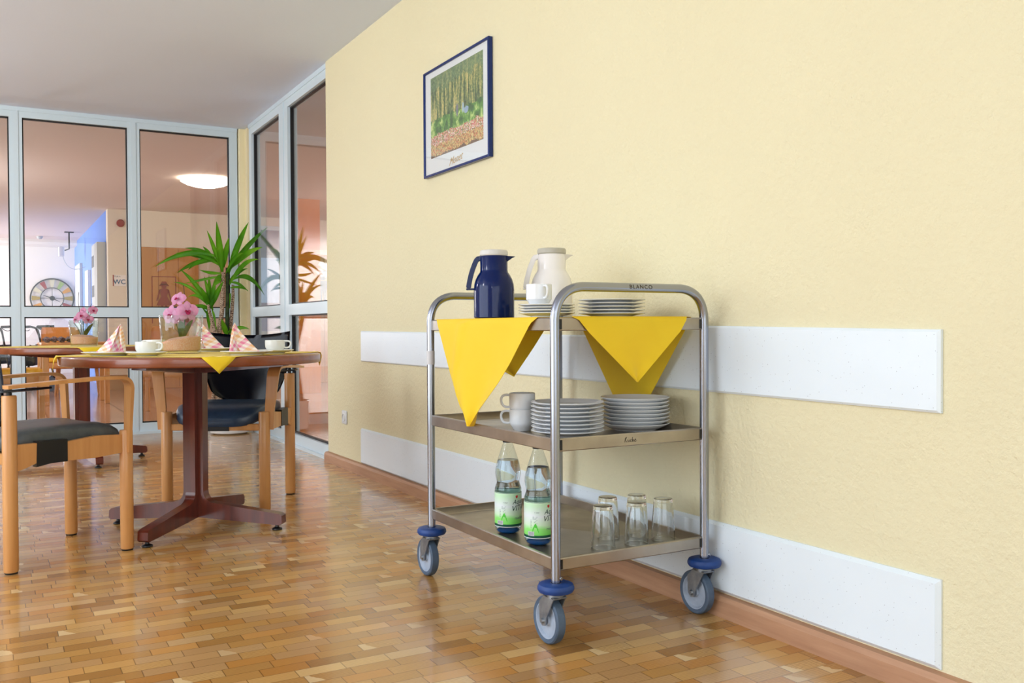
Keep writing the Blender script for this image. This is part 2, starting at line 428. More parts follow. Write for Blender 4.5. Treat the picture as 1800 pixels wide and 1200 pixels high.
def textmesh(body, size, extrude=.0004, bold=False, shear=0, align='CENTER', spacing=1.0):
    c = bpy.data.curves.new('tmp', 'FONT'); c.body = body; c.size = size; c.extrude = extrude; c.align_x = align
    c.shear = shear; c.space_character = spacing; c.resolution_u = 3
    if bold: c.offset = size*.018
    o = bpy.data.objects.new('tmp', c); COL.objects.link(o); bpy.context.view_layer.update()
    me = bpy.data.meshes.new_from_object(o.evaluated_get(bpy.context.evaluated_depsgraph_get()))
    bpy.data.objects.remove(o); bm = bmesh.new(); bm.from_mesh(me); bpy.data.meshes.remove(me)
    for f in bm.faces: f.material_index = 0
    return bm
def place(bm, org, ux, uy, uz=None):
    org, ux, uy = Vector(org), Vector(ux), Vector(uy); uz = Vector(uz) if uz else ux.cross(uy)
    for v in bm.verts: v.co = org+v.co.x*ux+v.co.y*uy+v.co.z*uz
    return bm
def join(bm, other):
    me = bpy.data.meshes.new('j'); other.to_mesh(me); bm.from_mesh(me); bpy.data.meshes.remove(me); other.free()
B = bmesh.new

# ================================================================ ROOM SHELL
CH = 2.46; YW = 7.72; YE = 5.50; XL = -5.2; YB = -2.6
def struct(name, bm, m, parent=None, **k):
    o = mesh(name, bm, m, parent, smooth=False)
    if parent is None: o['kind'] = 'structure'
    return tagp(o, **k)
def box_s(name, m, *a, bev=0):
    b = B(); bx(b, *a, bev=bev); return struct(name, b, m)
box_s('floor', M_parquet, XL-.15, .09, YB-.15, YW+.02, -.1, 0)
b = B(); bx(b, XL-.15, 9, YW+.02, 21.2, -.1, 0); bx(b, .09, 9, YE-.5, YW+.02, -.1, 0); struct('floor', b, M_tile, label='wood-look floor tiles of the hall beyond the glass')
b = B(); bx(b, XL-.15, .09, YB-.15, YW+.04, CH, CH+.12); struct('ceiling', b, M_ceil)
b = B(); bx(b, XL-.15, 9, YW+.04, 21.2, CH-.01, CH+.12); bx(b, .09, 9, YE-.5, YW+.04, CH-.01, CH+.12); struct('ceiling', b, M_hallceil)
box_s('wall_right', M_wall, 0, .28, YB, YE, 0, CH)
box_s('wall_left', M_wall, XL-.15, XL, YB, YW, 0, CH)
box_s('wall_rear', M_wall, XL-.15, .28, YB-.15, YB, 0, CH)
b = B(); bx(b, -.028, .03, YW-.06, YW+.08, 0, CH, .006); bx(b, .02, .09, YW-.12, YW-.05, 0, CH, .006)
struct('wall_corner_column', b, M_column)
# hall shell
box_s('wall_hall_washroom', M_hallwall, -.43, 1.52, 13.5, 13.7, 0, CH)
b = B(); bx(b, 1.98, 9, 13.5, 13.7, 0, CH); bx(b, 1.52, 1.98, 13.5, 13.7, 0, .72); bx(b, 1.52, 1.98, 13.5, 13.7, 2.33, CH); struct('wall_hall_far', b, M_hallwall)
box_s('wall_hall_blue', M_bluewall, -.43, -.33, 13.7, 19.2, 0, CH)
box_s('wall_hall_end', M_whitewall, XL, -.33, 19.2, 19.4, 0, CH)
box_s('wall_hall_left', M_whitewall, XL-.15, XL, YW, 19.4, 0, CH)
box_s('wall_hall_right', M_hallwall, 8.9, 9.05, 5.2, 13.6, 0, CH)
box_s('wall_hall_near', M_hallwall, .28, 9, 5.0, 5.15, 0, CH)
box_s('trim_1', M_whitewall, XL, -.43, 18.6, 19.2, CH-.10, CH-.01)
# skirtings
b = B(); prism(b, [(0, 0), (-.028, 0), (-.028, .046), (-.020, .058), (0, .060)], lambda a, c, t: Vector((a, t, c)), YB, YE+.0)
mesh('baseboard_right', b, M_base, smooth=False, kind='structure')
b = B(); bx(b, -.435, 1.52, 13.485, 13.5, 0, .20); bx(b, 1.98, 9, 13.485, 13.5, 0, .12); struct('baseboard_hall', b, M_skirt)

# ---- glazed walls
def winframe(name, org, ux, nrm, spans, z0, zt, ztr, bot, top, dpt, label):
    """spans: list of (a0,a1) glass openings along ux; z0..: glass rows"""
    ux, nrm, org = Vector(ux), Vector(nrm), Vector(org)
    a_min = spans[0][0]-.075; a_max = spans[-1][1]+.062
    fn = lambda a, d, z: org+a*ux+d*nrm+Vector((0, 0, z))
    root = None
    b = B()
    def bar(a0, a1, zz0, zz1, d0=-.035, d1=.035):
        vs_ = bx(b, 0, 1, 0, 1, 0, 1)
        for v in vs_: v.co = fn(a0+v.co.x*(a1-a0), d0+v.co.y*(d1-d0), zz0+v.co.z*(zz1-zz0))
    bar(a_min, a_max, 0, bot); bar(a_min, a_max, top, zt); 
    edges = [a_min]+[e for s in spans for e in s]+[a_max]
    for i in range(0, len(edges), 2): bar(edges[i], edges[i+1], bot, top)
    for s0, s1 in spans: bar(s0, s1, ztr[0], ztr[1])
    for i in range(2, len(edges)-2, 2):                       # raised seam rib on each mullion
        c = (edges[i]+edges[i+1])/2; bar(c-.018, c+.018, .0, zt, .035, .040)
    bar(a_min, a_max, zt-.03, zt, .035, .042); bar(a_min, a_max, 0, .02, .035, .05)
    fr = struct(name, b, M_upvc, label=label)
    for s0, s1 in spans:
        for q0, q1 in ((bot, ztr[0]), (ztr[1], top)):
            b = B(); vs_ = bx(b, 0, 1, 0, 1, 0, 1)
            for v in vs_: v.co = fn(s0+.004+v.co.x*(s1-s0-.008), -.003+v.co.y*.006, q0+.004+v.co.z*(q1-q0-.008))
            struct('window_pane', b, M_pane, fr)
            b = B(); g = .009
            for (a0, a1, c0, c1) in ((s0, s0+g, q0, q1), (s1-g, s1, q0, q1), (s0, s1, q0, q0+g), (s0, s1, q1-g, q1)):
                vs_ = bx(b, 0, 1, 0, 1, 0, 1)
                for v in vs_: v.co = fn(a0+v.co.x*(a1-a0), -.012+v.co.y*.026, c0+v.co.z*(c1-c0))
            struct('glazing_gasket', b, M_gasket, fr)
    return fr
ztr = (.915, .990)
winframe('window_1', (0, YW, 0), (1, 0, 0), (0, -1, 0), [(-5.0, -4.2), (-4.1, -3.3), (-3.21, -2.48), (-2.39, -1.682), (-1.596, -.875), (-.787, -.100)], 0, CH, ztr, .085, 2.385, .07, 'pale floor-to-ceiling glazed partition across the back')
winframe('window_2', (.05, 0, 0), (0, -1, 0), (-1, 0, 0), [(-7.43, -6.62), (-6.40, -5.50)], 0, CH, ztr, .088, 2.375, .07, 'pale glazed partition on the right side, meeting the cream wall')
# window opening in the hall far wall
b = B()
for a in ((1.52, 1.58, .72, 2.33), (1.92, 1.98, .72, 2.33), (1.58, 1.92, .72, .78), (1.58, 1.92, 2.27, 2.33)): bx(b, a[0], a[1], 13.53, 13.6, a[2], a[3])
fr = struct('window_3', b, M_upvc); b = B(); bx(b, 1.58, 1.92, 13.56, 13.565, .78, 2.27); struct('window_pane', b, M_pane, fr)

# ================================================================ THE RIGHT WALL
def wallpanel(name, label, pts, t=.012, ch=.006):
    """pts: corners (y,z) counter-clockwise; chamfered plate on the wall plane"""
    b = B(); n = len(pts); c = Vector((sum(p[0] for p in pts)/n, sum(p[1] for p in pts)/n))
    def ring(x, ins):
        o = []
        for p in pts:
            v = Vector(p); d = c-v; o.append(b.verts.new((x, v.x+math.copysign(ins, d.x), v.y+math.copysign(ins, d.y))))
        return o
    rs = [ring(-.0002, 0), ring(-t+ch, 0), ring(-t, ch)]
    for a, q in zip(rs, rs[1:]):
        for k in range(n): b.faces.new((a[k], a[(k+1) % n], q[(k+1) % n], q[k]))
    b.faces.new(rs[0]); b.faces.new(rs[-1])
    o = mesh(name, b, M_guard, smooth=False, label=label, category='wall guard', group='white speckled impact boards on the cream wall')
    return o
wallpanel('wall_guard_board', 'white speckled wall guard board at elbow height, the far shorter half left of the trolley', [(4.888, .634), (2.30, .6335), (2.30, .7905), (4.888, .804)])
wallpanel('wall_guard_board', 'white speckled wall guard board at elbow height, the near half running right from behind the trolley', [(2.298, .6335), (1.278, .628), (1.278, .811), (2.298, .826)], t=.014)
wallpanel('wall_guard_board', 'long white speckled wall guard board just above the wooden skirting', [(4.898, .062), (1.278, .065), (1.278, .263), (4.898, .258)], t=.014, ch=.009)

# wall socket
t = thing('wall_socket', 'small white power socket low on the cream wall near the glass', 'socket', (0, 5.184, .296))
b = B(); bx(b, -.009, 0, -.040, .040, -.040, .040, .006, 3); mesh('cover_plate', b, M_metalw, t)
b = B(); lathe(b, [(.026, 0), (.024, .004), (.021, .004), (.020, -.004), (0, -.004)], 24)
for v in b.verts: v.co = Vector((-.009-v.co.z, v.co.x, v.co.y))
mesh('socket_well', b, M_metalw, t)
b = B()
for s in (-1, 1): bx(b, -.0062, -.005, s*.010-.0025, s*.010+.0025, -.0025, .0025)
mesh('contact_hole', b, M_black, t)

# picture
t = thing('framed_picture', 'blue framed woodland and flower picture hanging high on the cream wall', 'picture', (0, 0, 0))
Y0, Y1, Z0, Z1 = 3.333, 3.988, 1.523, 2.016
b = B()
for (a0, a1, c0, c1) in ((Y0, Y0+.011, Z0, Z1), (Y1-.011, Y1, Z0, Z1), (Y0+.011, Y1-.011, Z0, Z0+.011), (Y0+.011, Y1-.011, Z1-.011, Z1)):
    bx(b, -.022, -.002, a0, a1, c0, c1, .0015, 1)
mesh('picture_frame', b, M_frameblue, t)
b = B(); bx(b, -.014, -.002, Y0+.008, Y1-.008, Z0+.008, Z1-.008); mt = mesh('picture_mount', b, M_mat, t, smooth=False)
def art():
    t = NT('printed_woodland_garden'); tc = t.new('ShaderNodeTexCoord'); sx = t.new('ShaderNodeSeparateXYZ'); t.l.new(tc.outputs['Object'], sx.inputs[0])
    yy = t.math('DIVIDE', t.math('SUBTRACT', sx.outputs[1], 3.395), .522)       # 0 right .. 1 left
    zz = t.math('DIVIDE', t.math('SUBTRACT', sx.outputs[2], 1.606), .371)
    v = tc.outputs['Object']
    def sc(x, y, z):
        m_ = t.new('ShaderNodeMapping'); m_.inputs['Scale'].default_value = (x, y, z); t.l.new(v, m_.inputs[0]); return m_.outputs[0]
    tr = t.noise(sc(1, 22, 2.2), 2.2, 4, .7); fine = t.noise(v, 90, 4, .8); mid = t.noise(v, 18, 3, .7)
    f1 = t.math('ADD', t.math('MULTIPLY', tr, .62), t.math('MULTIPLY', fine, .38))
    forest = t.ramp(f1, [(.38, lin((44, 62, 50))), (.47, lin((96, 124, 78))), (.52, lin((150, 160, 96))), (.60, lin((222, 204, 130)))])
    crown = t.ramp(fine, [(.35, lin((70, 104, 78))), (.6, lin((128, 158, 110))), (.75, lin((206, 204, 150)))])
    f = t.mix(t.math('MULTIPLY', t.math('GREATER_THAN', t.math('ADD', zz, t.math('MULTIPLY', mid, .5)), 1.08), .75), forest, crown)
    lawn = t.ramp(mid, [(.38, lin((60, 104, 56))), (.52, lin((104, 160, 70))), (.64, lin((206, 226, 140)))])
    za = t.math('ADD', zz, t.math('MULTIPLY', t.math('SUBTRACT', mid, .5), .14))
    f = t.mix(t.math('LESS_THAN', za, .46), f, lawn)
    vo = t.new('ShaderNodeTexVoronoi'); vo.inputs['Scale'].default_value = 190; t.l.new(v, vo.inputs['Vector'])
    wn = t.new('ShaderNodeTexWhiteNoise'); t.l.new(vo.outputs['Position'], wn.inputs['Vector'])
    fl = t.ramp(wn.outputs['Value'], [(0, lin((206, 104, 88))), (.22, lin((230, 176, 168))), (.40, lin((240, 226, 220))), (.58, lin((214, 192, 130))), (.78, lin((128, 144, 92)))], 'CONSTANT')
    f = t.mix(t.math('LESS_THAN', za, .27), f, fl)
    low = t.ramp(wn.outputs['Value'], [(0, lin((204, 110, 80))), (.22, lin((216, 184, 116))), (.6, lin((226, 206, 150))), (.8, lin((140, 130, 80)))], 'CONSTANT')
    f = t.mix(t.math('LESS_THAN', za, .15), f, low)
    f = t.mix(t.math('LESS_THAN', za, .02), f, lin((120, 96, 78)))
    def blob(cy, cz, r1, r2):
        a = t.math('DIVIDE', t.math('SUBTRACT', yy, cy), r1); c = t.math('DIVIDE', t.math('SUBTRACT', zz, cz), r2)
        return t.math('LESS_THAN', t.math('ADD', t.math('ADD', t.math('MULTIPLY', a, a), t.math('MULTIPLY', c, c)), t.math('MULTIPLY', fine, 1.3)), 1.35)
    for cy, cz, r1, r2, cc in ((.47, .46, .022, .09, (128, 124, 150)), (.30, .42, .05, .05, (164, 184, 222)), (.36, .46, .022, .07, (170, 200, 220))):
        f = t.mix(t.math('MULTIPLY', blob(cy, cz, r1, r2), .85), f, lin(cc))
    t.set(Base_Color=f, Roughness=.55); return t.m
b = B(); bx(b, -.0146, -.0138, 3.395, 3.917, 1.606, 1.977); mesh('garden_print', b, art(), t, smooth=False)
b = textmesh('Monet', .050, .0002, shear=.5); place(b, (-.0146, 3.66, 1.550), (0, -1, .10), (0, -.05, .95), (-1, 0, 0)); mesh('gold_signature', b, M_gold, t, smooth=False)
b = B(); bx(b, -.0175, -.0165, Y0+.0105, Y1-.0105, Z0+.0105, Z1-.0105); mesh('glazing', b, M_picglass, t, smooth=False)

# ================================================================ SERVING TROLLEY
TX0, TX1, TY0, TY1 = -.555, -.058, 1.985, 2.748
T = thing('serving_trolley', 'stainless steel three-tier serving trolley on blue-bumpered castors beside the cream wall', 'trolley', ((TX0+TX1)/2, (TY0+TY1)/2, 0))
TC = Vector(((TX0+TX1)/2, (TY0+TY1)/2, 0)); hx, hy = (TX1-TX0)/2, (TY1-TY0)/2
tubes = []
for s in (-1, 1):
    y = s*hy; b = B()
    pts = rounded([(-hx, y, .165), (-hx, y, .925), (hx, y, .925), (hx, y, .165)], [.085, .085], 10)
    tube(b, pts, .0125, 20, upv=(0, 1, 0))
    tubes.append(mesh('tube_frame', b, M_steel, T, angle=50))
# etched maker's name on the near handle
b = textmesh('BLANCO', .0165, .0002, False, spacing=1.25); bmesh.ops.triangulate(b, faces=b.faces); bmesh.ops.subdivide_edges(b, edges=[e for e in b.edges if e.calc_length() > .003], cuts=2)
for v in b.verts:
    a = v.co.y/.0128-R(14)
    v.co = Vector((.018+v.co.x, -hy-.0129*math.cos(a), .925+.0129*math.sin(a)))
mesh('etched_lettering', b, M_print, tubes[0], smooth=False)
b = B(); lathe(b, [(.0128, .70), (.0131, .70), (.0131, .745), (.0128, .745)], 20, -hx, hy); mesh('paper_sticker', b, M_sticker, tubes[1])
def tray(zt, th=.034):
    b = B(); ex, ey = hx+.004, hy+.003
    def ring(ins, z, r):
        o = []
        for sx_, sy_, a0 in ((1, 1, 0), (-1, 1, 90), (-1, -1, 180), (1, -1, 270)):
            cx, cy = sx_*(ex-ins-r), sy_*(ey-ins-r)
            for k in range(5):
                a = R(a0+k*22.5); o.append(b.verts.new((cx+r*math.cos(a), cy+r*math.sin(a), z)))
        return o
    rs = [ring(.012, zt-th, .004), ring(.0015, zt-th, .006), ring(0, zt-th+.002, .007), ring(0, zt-.003, .007), ring(.002, zt, .006), ring(.010, zt, .006), ring(.026, zt-.0185, .012), ring(.031, zt-.0205, .012)]
    for p, q in zip(rs, rs[1:]):
        for k in range(len(p)): b.faces.new((p[k], p[(k+1) % 20], q[(k+1) % 20], q[k]))
    b.faces.new(rs[-1])
    b.faces.new([b.verts.new(v.co+Vector((0, 0, -.0015))) for v in ring(.031, zt-.0205, .012)])
    o = mesh('tray', b, M_tray, T, angle=25)
    for sx_ in (-1, 1):                               # dark sealant at the posts
        for sy_ in (-1, 1):
            b = B(); bx(b, sx_*(hx-.0165)-.0035, sx_*(hx-.0165)+.0035, sy_*(ey)-.0012, sy_*(ey)+.0012, zt-th+.003, zt-.004, .001, 1)
            mesh('sealant_strip', b, M_black, o)
    return o
trays = [tray(.845), tray(.535), tray(.227, .032)]
# handwriting "Küche" on the middle tray's near edge
strokes = [[(0, 0), (.2, 1.0)], [(.55, 1.05), (.15, .45), (.6, 0)], [(.8, .55), (.78, .1), (1.0, .02), (1.2, .5), (1.2, .05)], [(.85, .85), (.86, .87)], [(1.1, .85), (1.11, .87)],
           [(1.8, .5), (1.5, .45), (1.5, .08), (1.8, .05)], [(2.05, 1.0), (2.0, 0), (2.2, .5), (2.35, .4), (2.4, 0)], [(2.6, .3), (3.0, .4), (2.85, .6), (2.6, .3), (2.7, .02), (3.2, .15)]]
b = B()
for s in strokes: tube(b, [(x*.0125-.031, -hy-.0034, .5115+y*.013) for x, y in s], .0006, 6)
mesh('handwritten_word', b, M_blackmark, trays[1])
# castors
def castor(px, py):
    b = B()
    lathe(b, [(0, .165), (.017, .165), (.017, .137), (.022, .137), (.022, .128), (0, .128)], 20, px, py)
    zc, yc = .0625, py+.032
    for s in (-1, 1):
        x0 = px+s*.0185
        poly = [(py-.020, .132), (py+.026, .132), (py+.050, .108), (yc+.016, .060), (yc+.004, .048), (yc-.012, .052), (yc-.016, .072), (py-.004, .104)]
        prism(b, poly, lambda a, c, t: Vector((t, a, c)), x0-.0015, x0+.0015)
        lathe_pts = B(); lathe(lathe_pts, [(0, .006), (.006, .006), (.008, 0), (0, 0)], 10)
        for v in lathe_pts.verts: v.co = Vector((x0+s*(.0015+v.co.z), yc+v.co.x, zc+v.co.y))
        join(b, lathe_pts)
    bx(b, px-.020, px+.020, py-.022, py+.030, .127, .133, .002, 1)
    c = mesh('castor', b, M_zinc, T)
    b = B(); lathe(b, [(.015, .166), (.036, .166), (.044, .163), (.0475, .156), (.0475, .150), (.044, .144), (.034, .141), (.015, .141)], 36, px, py, close=True)
    mesh('bumper', b, M_bumper, c)
    b = B()
    tyre = [(.048, -.011), (.058, -.0135), (.0615, -.010), (.0625, 0), (.0615, .010), (.058, .0135), (.048, .011)]
    w1 = B(); lathe(w1, tyre, 40, close=False, mi=0)
    lathe(w1, [(0, -.010), (.012, -.011), (.014, -.006), (.042, -.005), (.046, -.0115), (.0485, -.0115)], 40, mi=1)
    lathe(w1, [(0, .010), (.012, .011), (.014, .006), (.042, .005), (.046, .0115), (.0485, .0115)], 40, mi=1)
    for v in w1.verts: v.co = Vector((px+v.co.z, yc+v.co.x, zc+v.co.y))
    join(b, w1); bmesh.ops.remove_doubles(b, verts=b.verts, dist=1e-5)
    mesh('wheel', b, [M_tyre, M_hub], c)
for sx_ in (-1, 1):
    for sy_ in (-1, 1): castor(sx_*hx, sy_*hy)
for sx_ in (-1, 1):
    q = B(); lathe(q, [(0, .004), (.003, .004), (.005, .002), (.005, 0)], 10)
    for v in q.verts: v.co = Vector((sx_*hx+.009+v.co.x, -hy-.0095-v.co.z, .176+v.co.y))
    mesh('clamp_bolt', q, M_steel, T)

# ---- yellow cloths on the top tray
def flap(b, L, Rr, nrm, n=14, m=12, wave=.006, seed=0, thick=.0012, phase=0):
    """ruled sheet between two 3-D polylines of equal parameter; bulged a little"""
    def samp(P, t):
        f = t*(len(P)-1); i = min(int(f), len(P)-2); return Vector(P[i]).lerp(Vector(P[i+1]), f-i)
    nrm = Vector(nrm); g = []
    for i in range(n+1):
        t = i/n; a, c = samp(L, t), samp(Rr, t); row = []
        for j in range(m+1):
            s = j/m
            h = wave*math.sin(s*PI*2.2+phase+seed)*(.15+t)*math.sin(min(1, t*3)*PI/2) if wave else 0
            if wave > .008: h += .006*max(0, 1-abs(s-(.42-.55*t))/.06)*min(1, t*6)
            row.append(a.lerp(c, s)+nrm*h)
        g.append(row)
    for k, off in enumerate((0, -thick)):
        vs_ = [[b.verts.new(p+nrm*off) for p in row] for row in g]
        for i in range(n):
            for j in range(m):
                try: b.faces.new((vs_[i][j], vs_[i][j+1], vs_[i+1][j+1], vs_[i+1][j]))
                except ValueError: pass
        if k == 0: top = vs_
    def rim(seq0, seq1):
        for i in range(len(seq0)-1):
            try: b.faces.new((seq0[i], seq0[i+1], seq1[i+1], seq1[i]))
            except ValueError: pass
    rim([r[0] for r in top], [r[0] for r in vs_]); rim([r[-1] for r in top], [r[-1] for r in vs_]); rim(top[-1], vs_[-1])
X0 = TX0-.009; zt = .8462
b = B()
# lying part: quadrilateral between its four fold ends
def sheet(b, poly, z, th=.0008):
    prism(b, poly, lambda a, c, t: Vector((a, c, t)), z, z+th)
def clothobj(name, b, label):
    bmesh.ops.remove_doubles(b, verts=b.verts, dist=1e-5)
    return mesh(name, b, M_yellow, angle=40, label=label, category='cloth', group='yellow cloths over the trolley')
sheet(b, [(X0+.002, 2.695), (X0+.002, 2.065), (-.43, 2.10), (-.37, 2.50), (-.068, 2.56), (-.068, TY1+.005), (X0+.08, TY1+.005), (X0+.08, 2.695)], zt)
# big corner on the left long side
flap(b, [(X0+.004, 2.69, zt+.001), (X0-.003, 2.668, .830), (X0-.004, 2.60, .72), (X0-.004, 2.567, .665), (X0-.005, 2.49, .575), (X0-.005, 2.437, .527)],
        [(X0+.004, 2.06, zt+.001), (X0-.003, 2.085, .830), (X0-.005, 2.19, .72), (X0-.007, 2.25, .665), (X0-.009, 2.37, .575), (X0-.005, 2.43, .526)], (-1, 0, 0), wave=.011, n=28, m=34)
# corner over the far short side
yb = TY1+.007
flap(b, [(-.085, yb-.003, zt+.001), (-.095, yb, .835), (-.16, yb+.002, .745), (-.235, yb+.003, .651)],
        [(-.52, yb-.003, zt+.001), (-.52, yb, .835), (-.50, yb+.002, .78), (-.236, yb+.003, .650)], (0, 1, 0), wave=.005)
clothobj('table_cloth', b, 'yellow cloth under the blue jug, its long corner hanging down the trolley\'s left side')
b = B(); yf = TY0-.006
sheet(b, [(-.497, yf+.002), (-.128, yf+.002), (-.052, 2.05), (-.052, 2.63), (-.09, 2.64)], zt+.0012)
flap(b, [(-.505, yf+.004, zt+.002), (-.485, yf-.002, .838), (-.455, yf-.004, .805), (-.303, yf-.005, .673)],
        [(-.122, yf+.004, zt+.002), (-.130, yf-.002, .838), (-.152, yf-.004, .808), (-.301, yf-.005, .672)], (0, -1, 0), wave=.004, n=18, m=16)
xw = TX1+.0065
flap(b, [(xw-.002, 2.64, zt+.002), (xw+.001, 2.625, .835), (xw+.001, 2.42, .585), (xw+.002, 2.34, .548)],
        [(xw-.002, 2.045, zt+.002), (xw+.001, 2.055, .835), (xw+.001, 2.25, .597), (xw+.002, 2.33, .547)], (1, 0, 0), wave=.003)
clothobj('table_cloth', b, 'yellow cloth under the right plate stack, one corner hanging at the near short side')

# ---- vacuum jugs
LEFT = Vector((-rt.x, -rt.y, 0)).normalized(); LA = math.atan2(LEFT.y, LEFT.x)
def jug(name, label, loc, body, lid, s=1.0):
    t = thing(name, label, 'jug', loc, LA)     # local +x points to the handle side
    b = B()
    prof = [(0, 0), (.0575, 0), (.0617, .004), (.0617, .086), (.0605, .103), (.0565, .118), (.050, .131), (.0435, .140), (.042, .147), (.042, .187), (.040, .190), (0, .190)]
    lathe(b, [(r*s, z*s) for r, z in prof], 48)
    # spout
    q = B(); vs_ = [(-.036, .022, .189), (-.036, -.022, .189), (-.066, 0, .1885), (-.040, .014, .172), (-.040, -.014, .172), (-.055, 0, .183)]
    v = [q.verts.new(Vector(p)*s) for p in vs_]
    for f in ((0, 2, 1), (0, 3, 5, 2), (1, 2, 5, 4), (3, 4, 5), (0, 1, 4, 3)): q.faces.new([v[i] for i in f])
    join(b, q)
    mesh('jug_body', b, body, t)
    b = B()
    path = [Vector((.040, 0, .1825)), Vector((.049, 0, .1815))]+bez((.053, 0, .177), (.071, 0, .140), (.0775, 0, .092), 12)
    sweep(b, [Vector(p)*s for p in path], .02*s, .015*s, (0, 1, 0), wid=[(.016+.006*min(1, i/8))*s for i in range(len(path))])
    bx(b, .058*s, .0845*s, -.010*s, .010*s, .0865*s, .092*s, .001, 1)
    bmesh.ops.bevel(b, geom=[e for e in b.edges if len(e.link_faces) == 2 and e.calc_face_angle(0) > 1], offset=.002, segments=2, affect='EDGES')
    mesh('jug_handle', b, body, t)
    b = B(); lathe(b, [(0, .190), (.0405, .190), (.0428, .193), (.0428, .202), (.0405, .2065), (.034, .208), (0, .208)], 40)
    for v in b.verts: v.co *= s
    mesh('jug_lid', b, lid, t)
    return t
zf = .8476
jug('vacuum_jug', 'glossy navy blue vacuum jug with a pale lid on the trolley top', (-.472, 2.463, zf), M_bluecan, M_lidw)
jug('vacuum_jug', 'ivory white vacuum jug with a grey lid behind the trolley handle', (-.285, 2.43, .8472), M_whitecan, M_lidg, 1.05)

# ---- plates
def platemesh(r, h, foot, name='plate'):
    b = B()
    lathe(b, [(0, .003), (foot-.004, .003), (foot-.003, 0), (foot, 0), (foot+.001, .003), (r*.74, .006), (r-.001, h-.0015), (r, h), (r-.0015, h+.0012), (r*.78, .0095), (r*.70, .0062), (0, .0055)], 48)
    return b
def stack(label_fn, cx, cy, z, n, r, pitch, h, foot, group, m=None, name='plate', jit=.0008):
    b = platemesh(r, h, foot); o = mesh(name, b, m or M_china); o.location = (cx, cy, z)
    for i in range(n):
        c = o if i == 0 else o.copy()
        if i: COL.objects.link(c)
        c.location = (cx+rnd.uniform(-jit, jit), cy+rnd.uniform(-jit, jit), z+i*pitch)
        c['label'] = label_fn(i, n); c['category'] = 'plate'; c['group'] = group
ORD = ['lowest', 'second', 'third', 'fourth', 'fifth', 'sixth', 'seventh', 'topmost']
def lab(desc):
    def f(i, n):
        w_ = 'topmost' if i == n-1 else 'lowest' if i == 0 else ORD[i]+' from below'
        return 'white plate, %s %s' % (w_, desc)
    return f
stack(lab('in the left stack of dinner plates on the middle tray'), -.393, 2.176, .5152, 8, .104, .0113, .016, .062, 'dinner plates stacked on the middle tray, left stack')
stack(lab('in the right stack of dinner plates on the middle tray'), -.146, 2.19, .5152, 8, .1025, .0109, .0207, .062, 'dinner plates stacked on the middle tray, right stack')
stack(lab('in the small stack by the jugs on the top tray'), -.4376, 2.214, .8482, 4, .080, .0078, .0125, .045, 'small plates stacked on the top tray')
stack(lab('in the right-hand stack on the top tray'), -.204, 2.225, .8488, 5, .0985, .0100, .0115, .060, 'plates stacked on the top tray, right stack')

# ---- cups
def cup(name, label, loc, rz, r=.0385, h=.064, m=None, group=None, squat=False):
    t = thing(name, label, 'cup', loc, rz, group); m = m or M_china
    b = B()
    if not squat:
        prof = [(0, .002), (.020, .002), (.021, 0), (.025, 0), (.027, .004), (.031, .010), (.0325, .013), (.0365, .018), (r, .026), (r, h-.001), (r-.001, h), (r-.0025, h-.001), (r-.003, .026), (.030, .015), (.02, .008), (0, .006)]
    else:
        prof = [(0, .002), (.020, .002), (.022, 0), (.026, .001), (.034, .008), (r-.001, .020), (r, .030), (r, h-.001), (r-.001, h), (r-.0025, h-.001), (r-.003, .022), (.02, .008), (0, .006)]
    lathe(b, prof, 40); mesh('cup_body', b, m, t)
    b = B(); z1, z2 = h*.90, h*.36
    path = [Vector((r-.002, 0, z1))]+bez((r+.006, 0, z1+.001), (r+.026, 0, z1+.002), (r+.024, 0, (z1+z2)/2), 7)+bez((r+.024, 0, (z1+z2)/2), (r+.021, 0, z2-.004), (r-.003, 0, z2), 7)[1:]
    tube(b, path, .0038, 10, upv=(0, 1, 0)); mesh('cup_handle', b, m, t)
    return t
hl = LA
cup('coffee_cup', 'white cup standing on the middle tray, lower of the two stacked', (-.443, 2.345, .5152), hl)
cup('coffee_cup', 'white cup on top of the other on the middle tray', (-.443, 2.345, .5152+.0475), hl+.12)
cup('coffee_cup', 'white cup on the small plate stack in front of the ivory jug', (-.462, 2.2155, .8482+3*.0078+.0095), LA+R(112), .0365, .060)

# ---- tumblers upside down on the lowest tray
def tumbler():
    t = thing('drinking_glass', 'x', 'glass', (0, 0, 0), 0, 'upturned glasses on the lowest tray')
    b = B(); H = .118
    prof = [(.0335, 0), (.0345, .001), (.0338, .02), (.0275, H-.004), (.0265, H-.001), (.025, H), (0, H), ]
    inn = [(0, H-.010), (.0235, H-.010), (.0250, H-.014), (.0315, .02), (.0325, .001)]
    lathe(b, prof+inn, 32, close=True)
    for v in b.verts:        # faceted lower half like the pressed glasses
        a = math.atan2(v.co.y, v.co.x)
        if .03 < v.co.z < H-.006: v.co.x *= 1+.012*math.cos(a*8); v.co.y *= 1+.012*math.cos(a*8)
    mesh('glass_wall', b, M_glass, t)
    return t
g0 = tumbler()
gl = [((-.335, 2.087), 'upturned clear glass nearest the front left corner of the lowest tray'),
      ((-.248, 2.187), 'upturned clear glass half hidden behind the leftmost glass'),
      ((-.224, 2.081), 'upturned clear glass in the middle of the near row'),
      ((-.156, 2.169), 'upturned clear glass directly behind the middle one'),
      ((-.125, 2.085), 'upturned clear glass furthest right on the lowest tray')]
for i, (p, l_) in enumerate(gl):
    o = g0 if i == 0 else copy_tree(g0); o.location = (p[0], p[1], .2072); o['label'] = l_; o.rotation_euler.z = i*.7

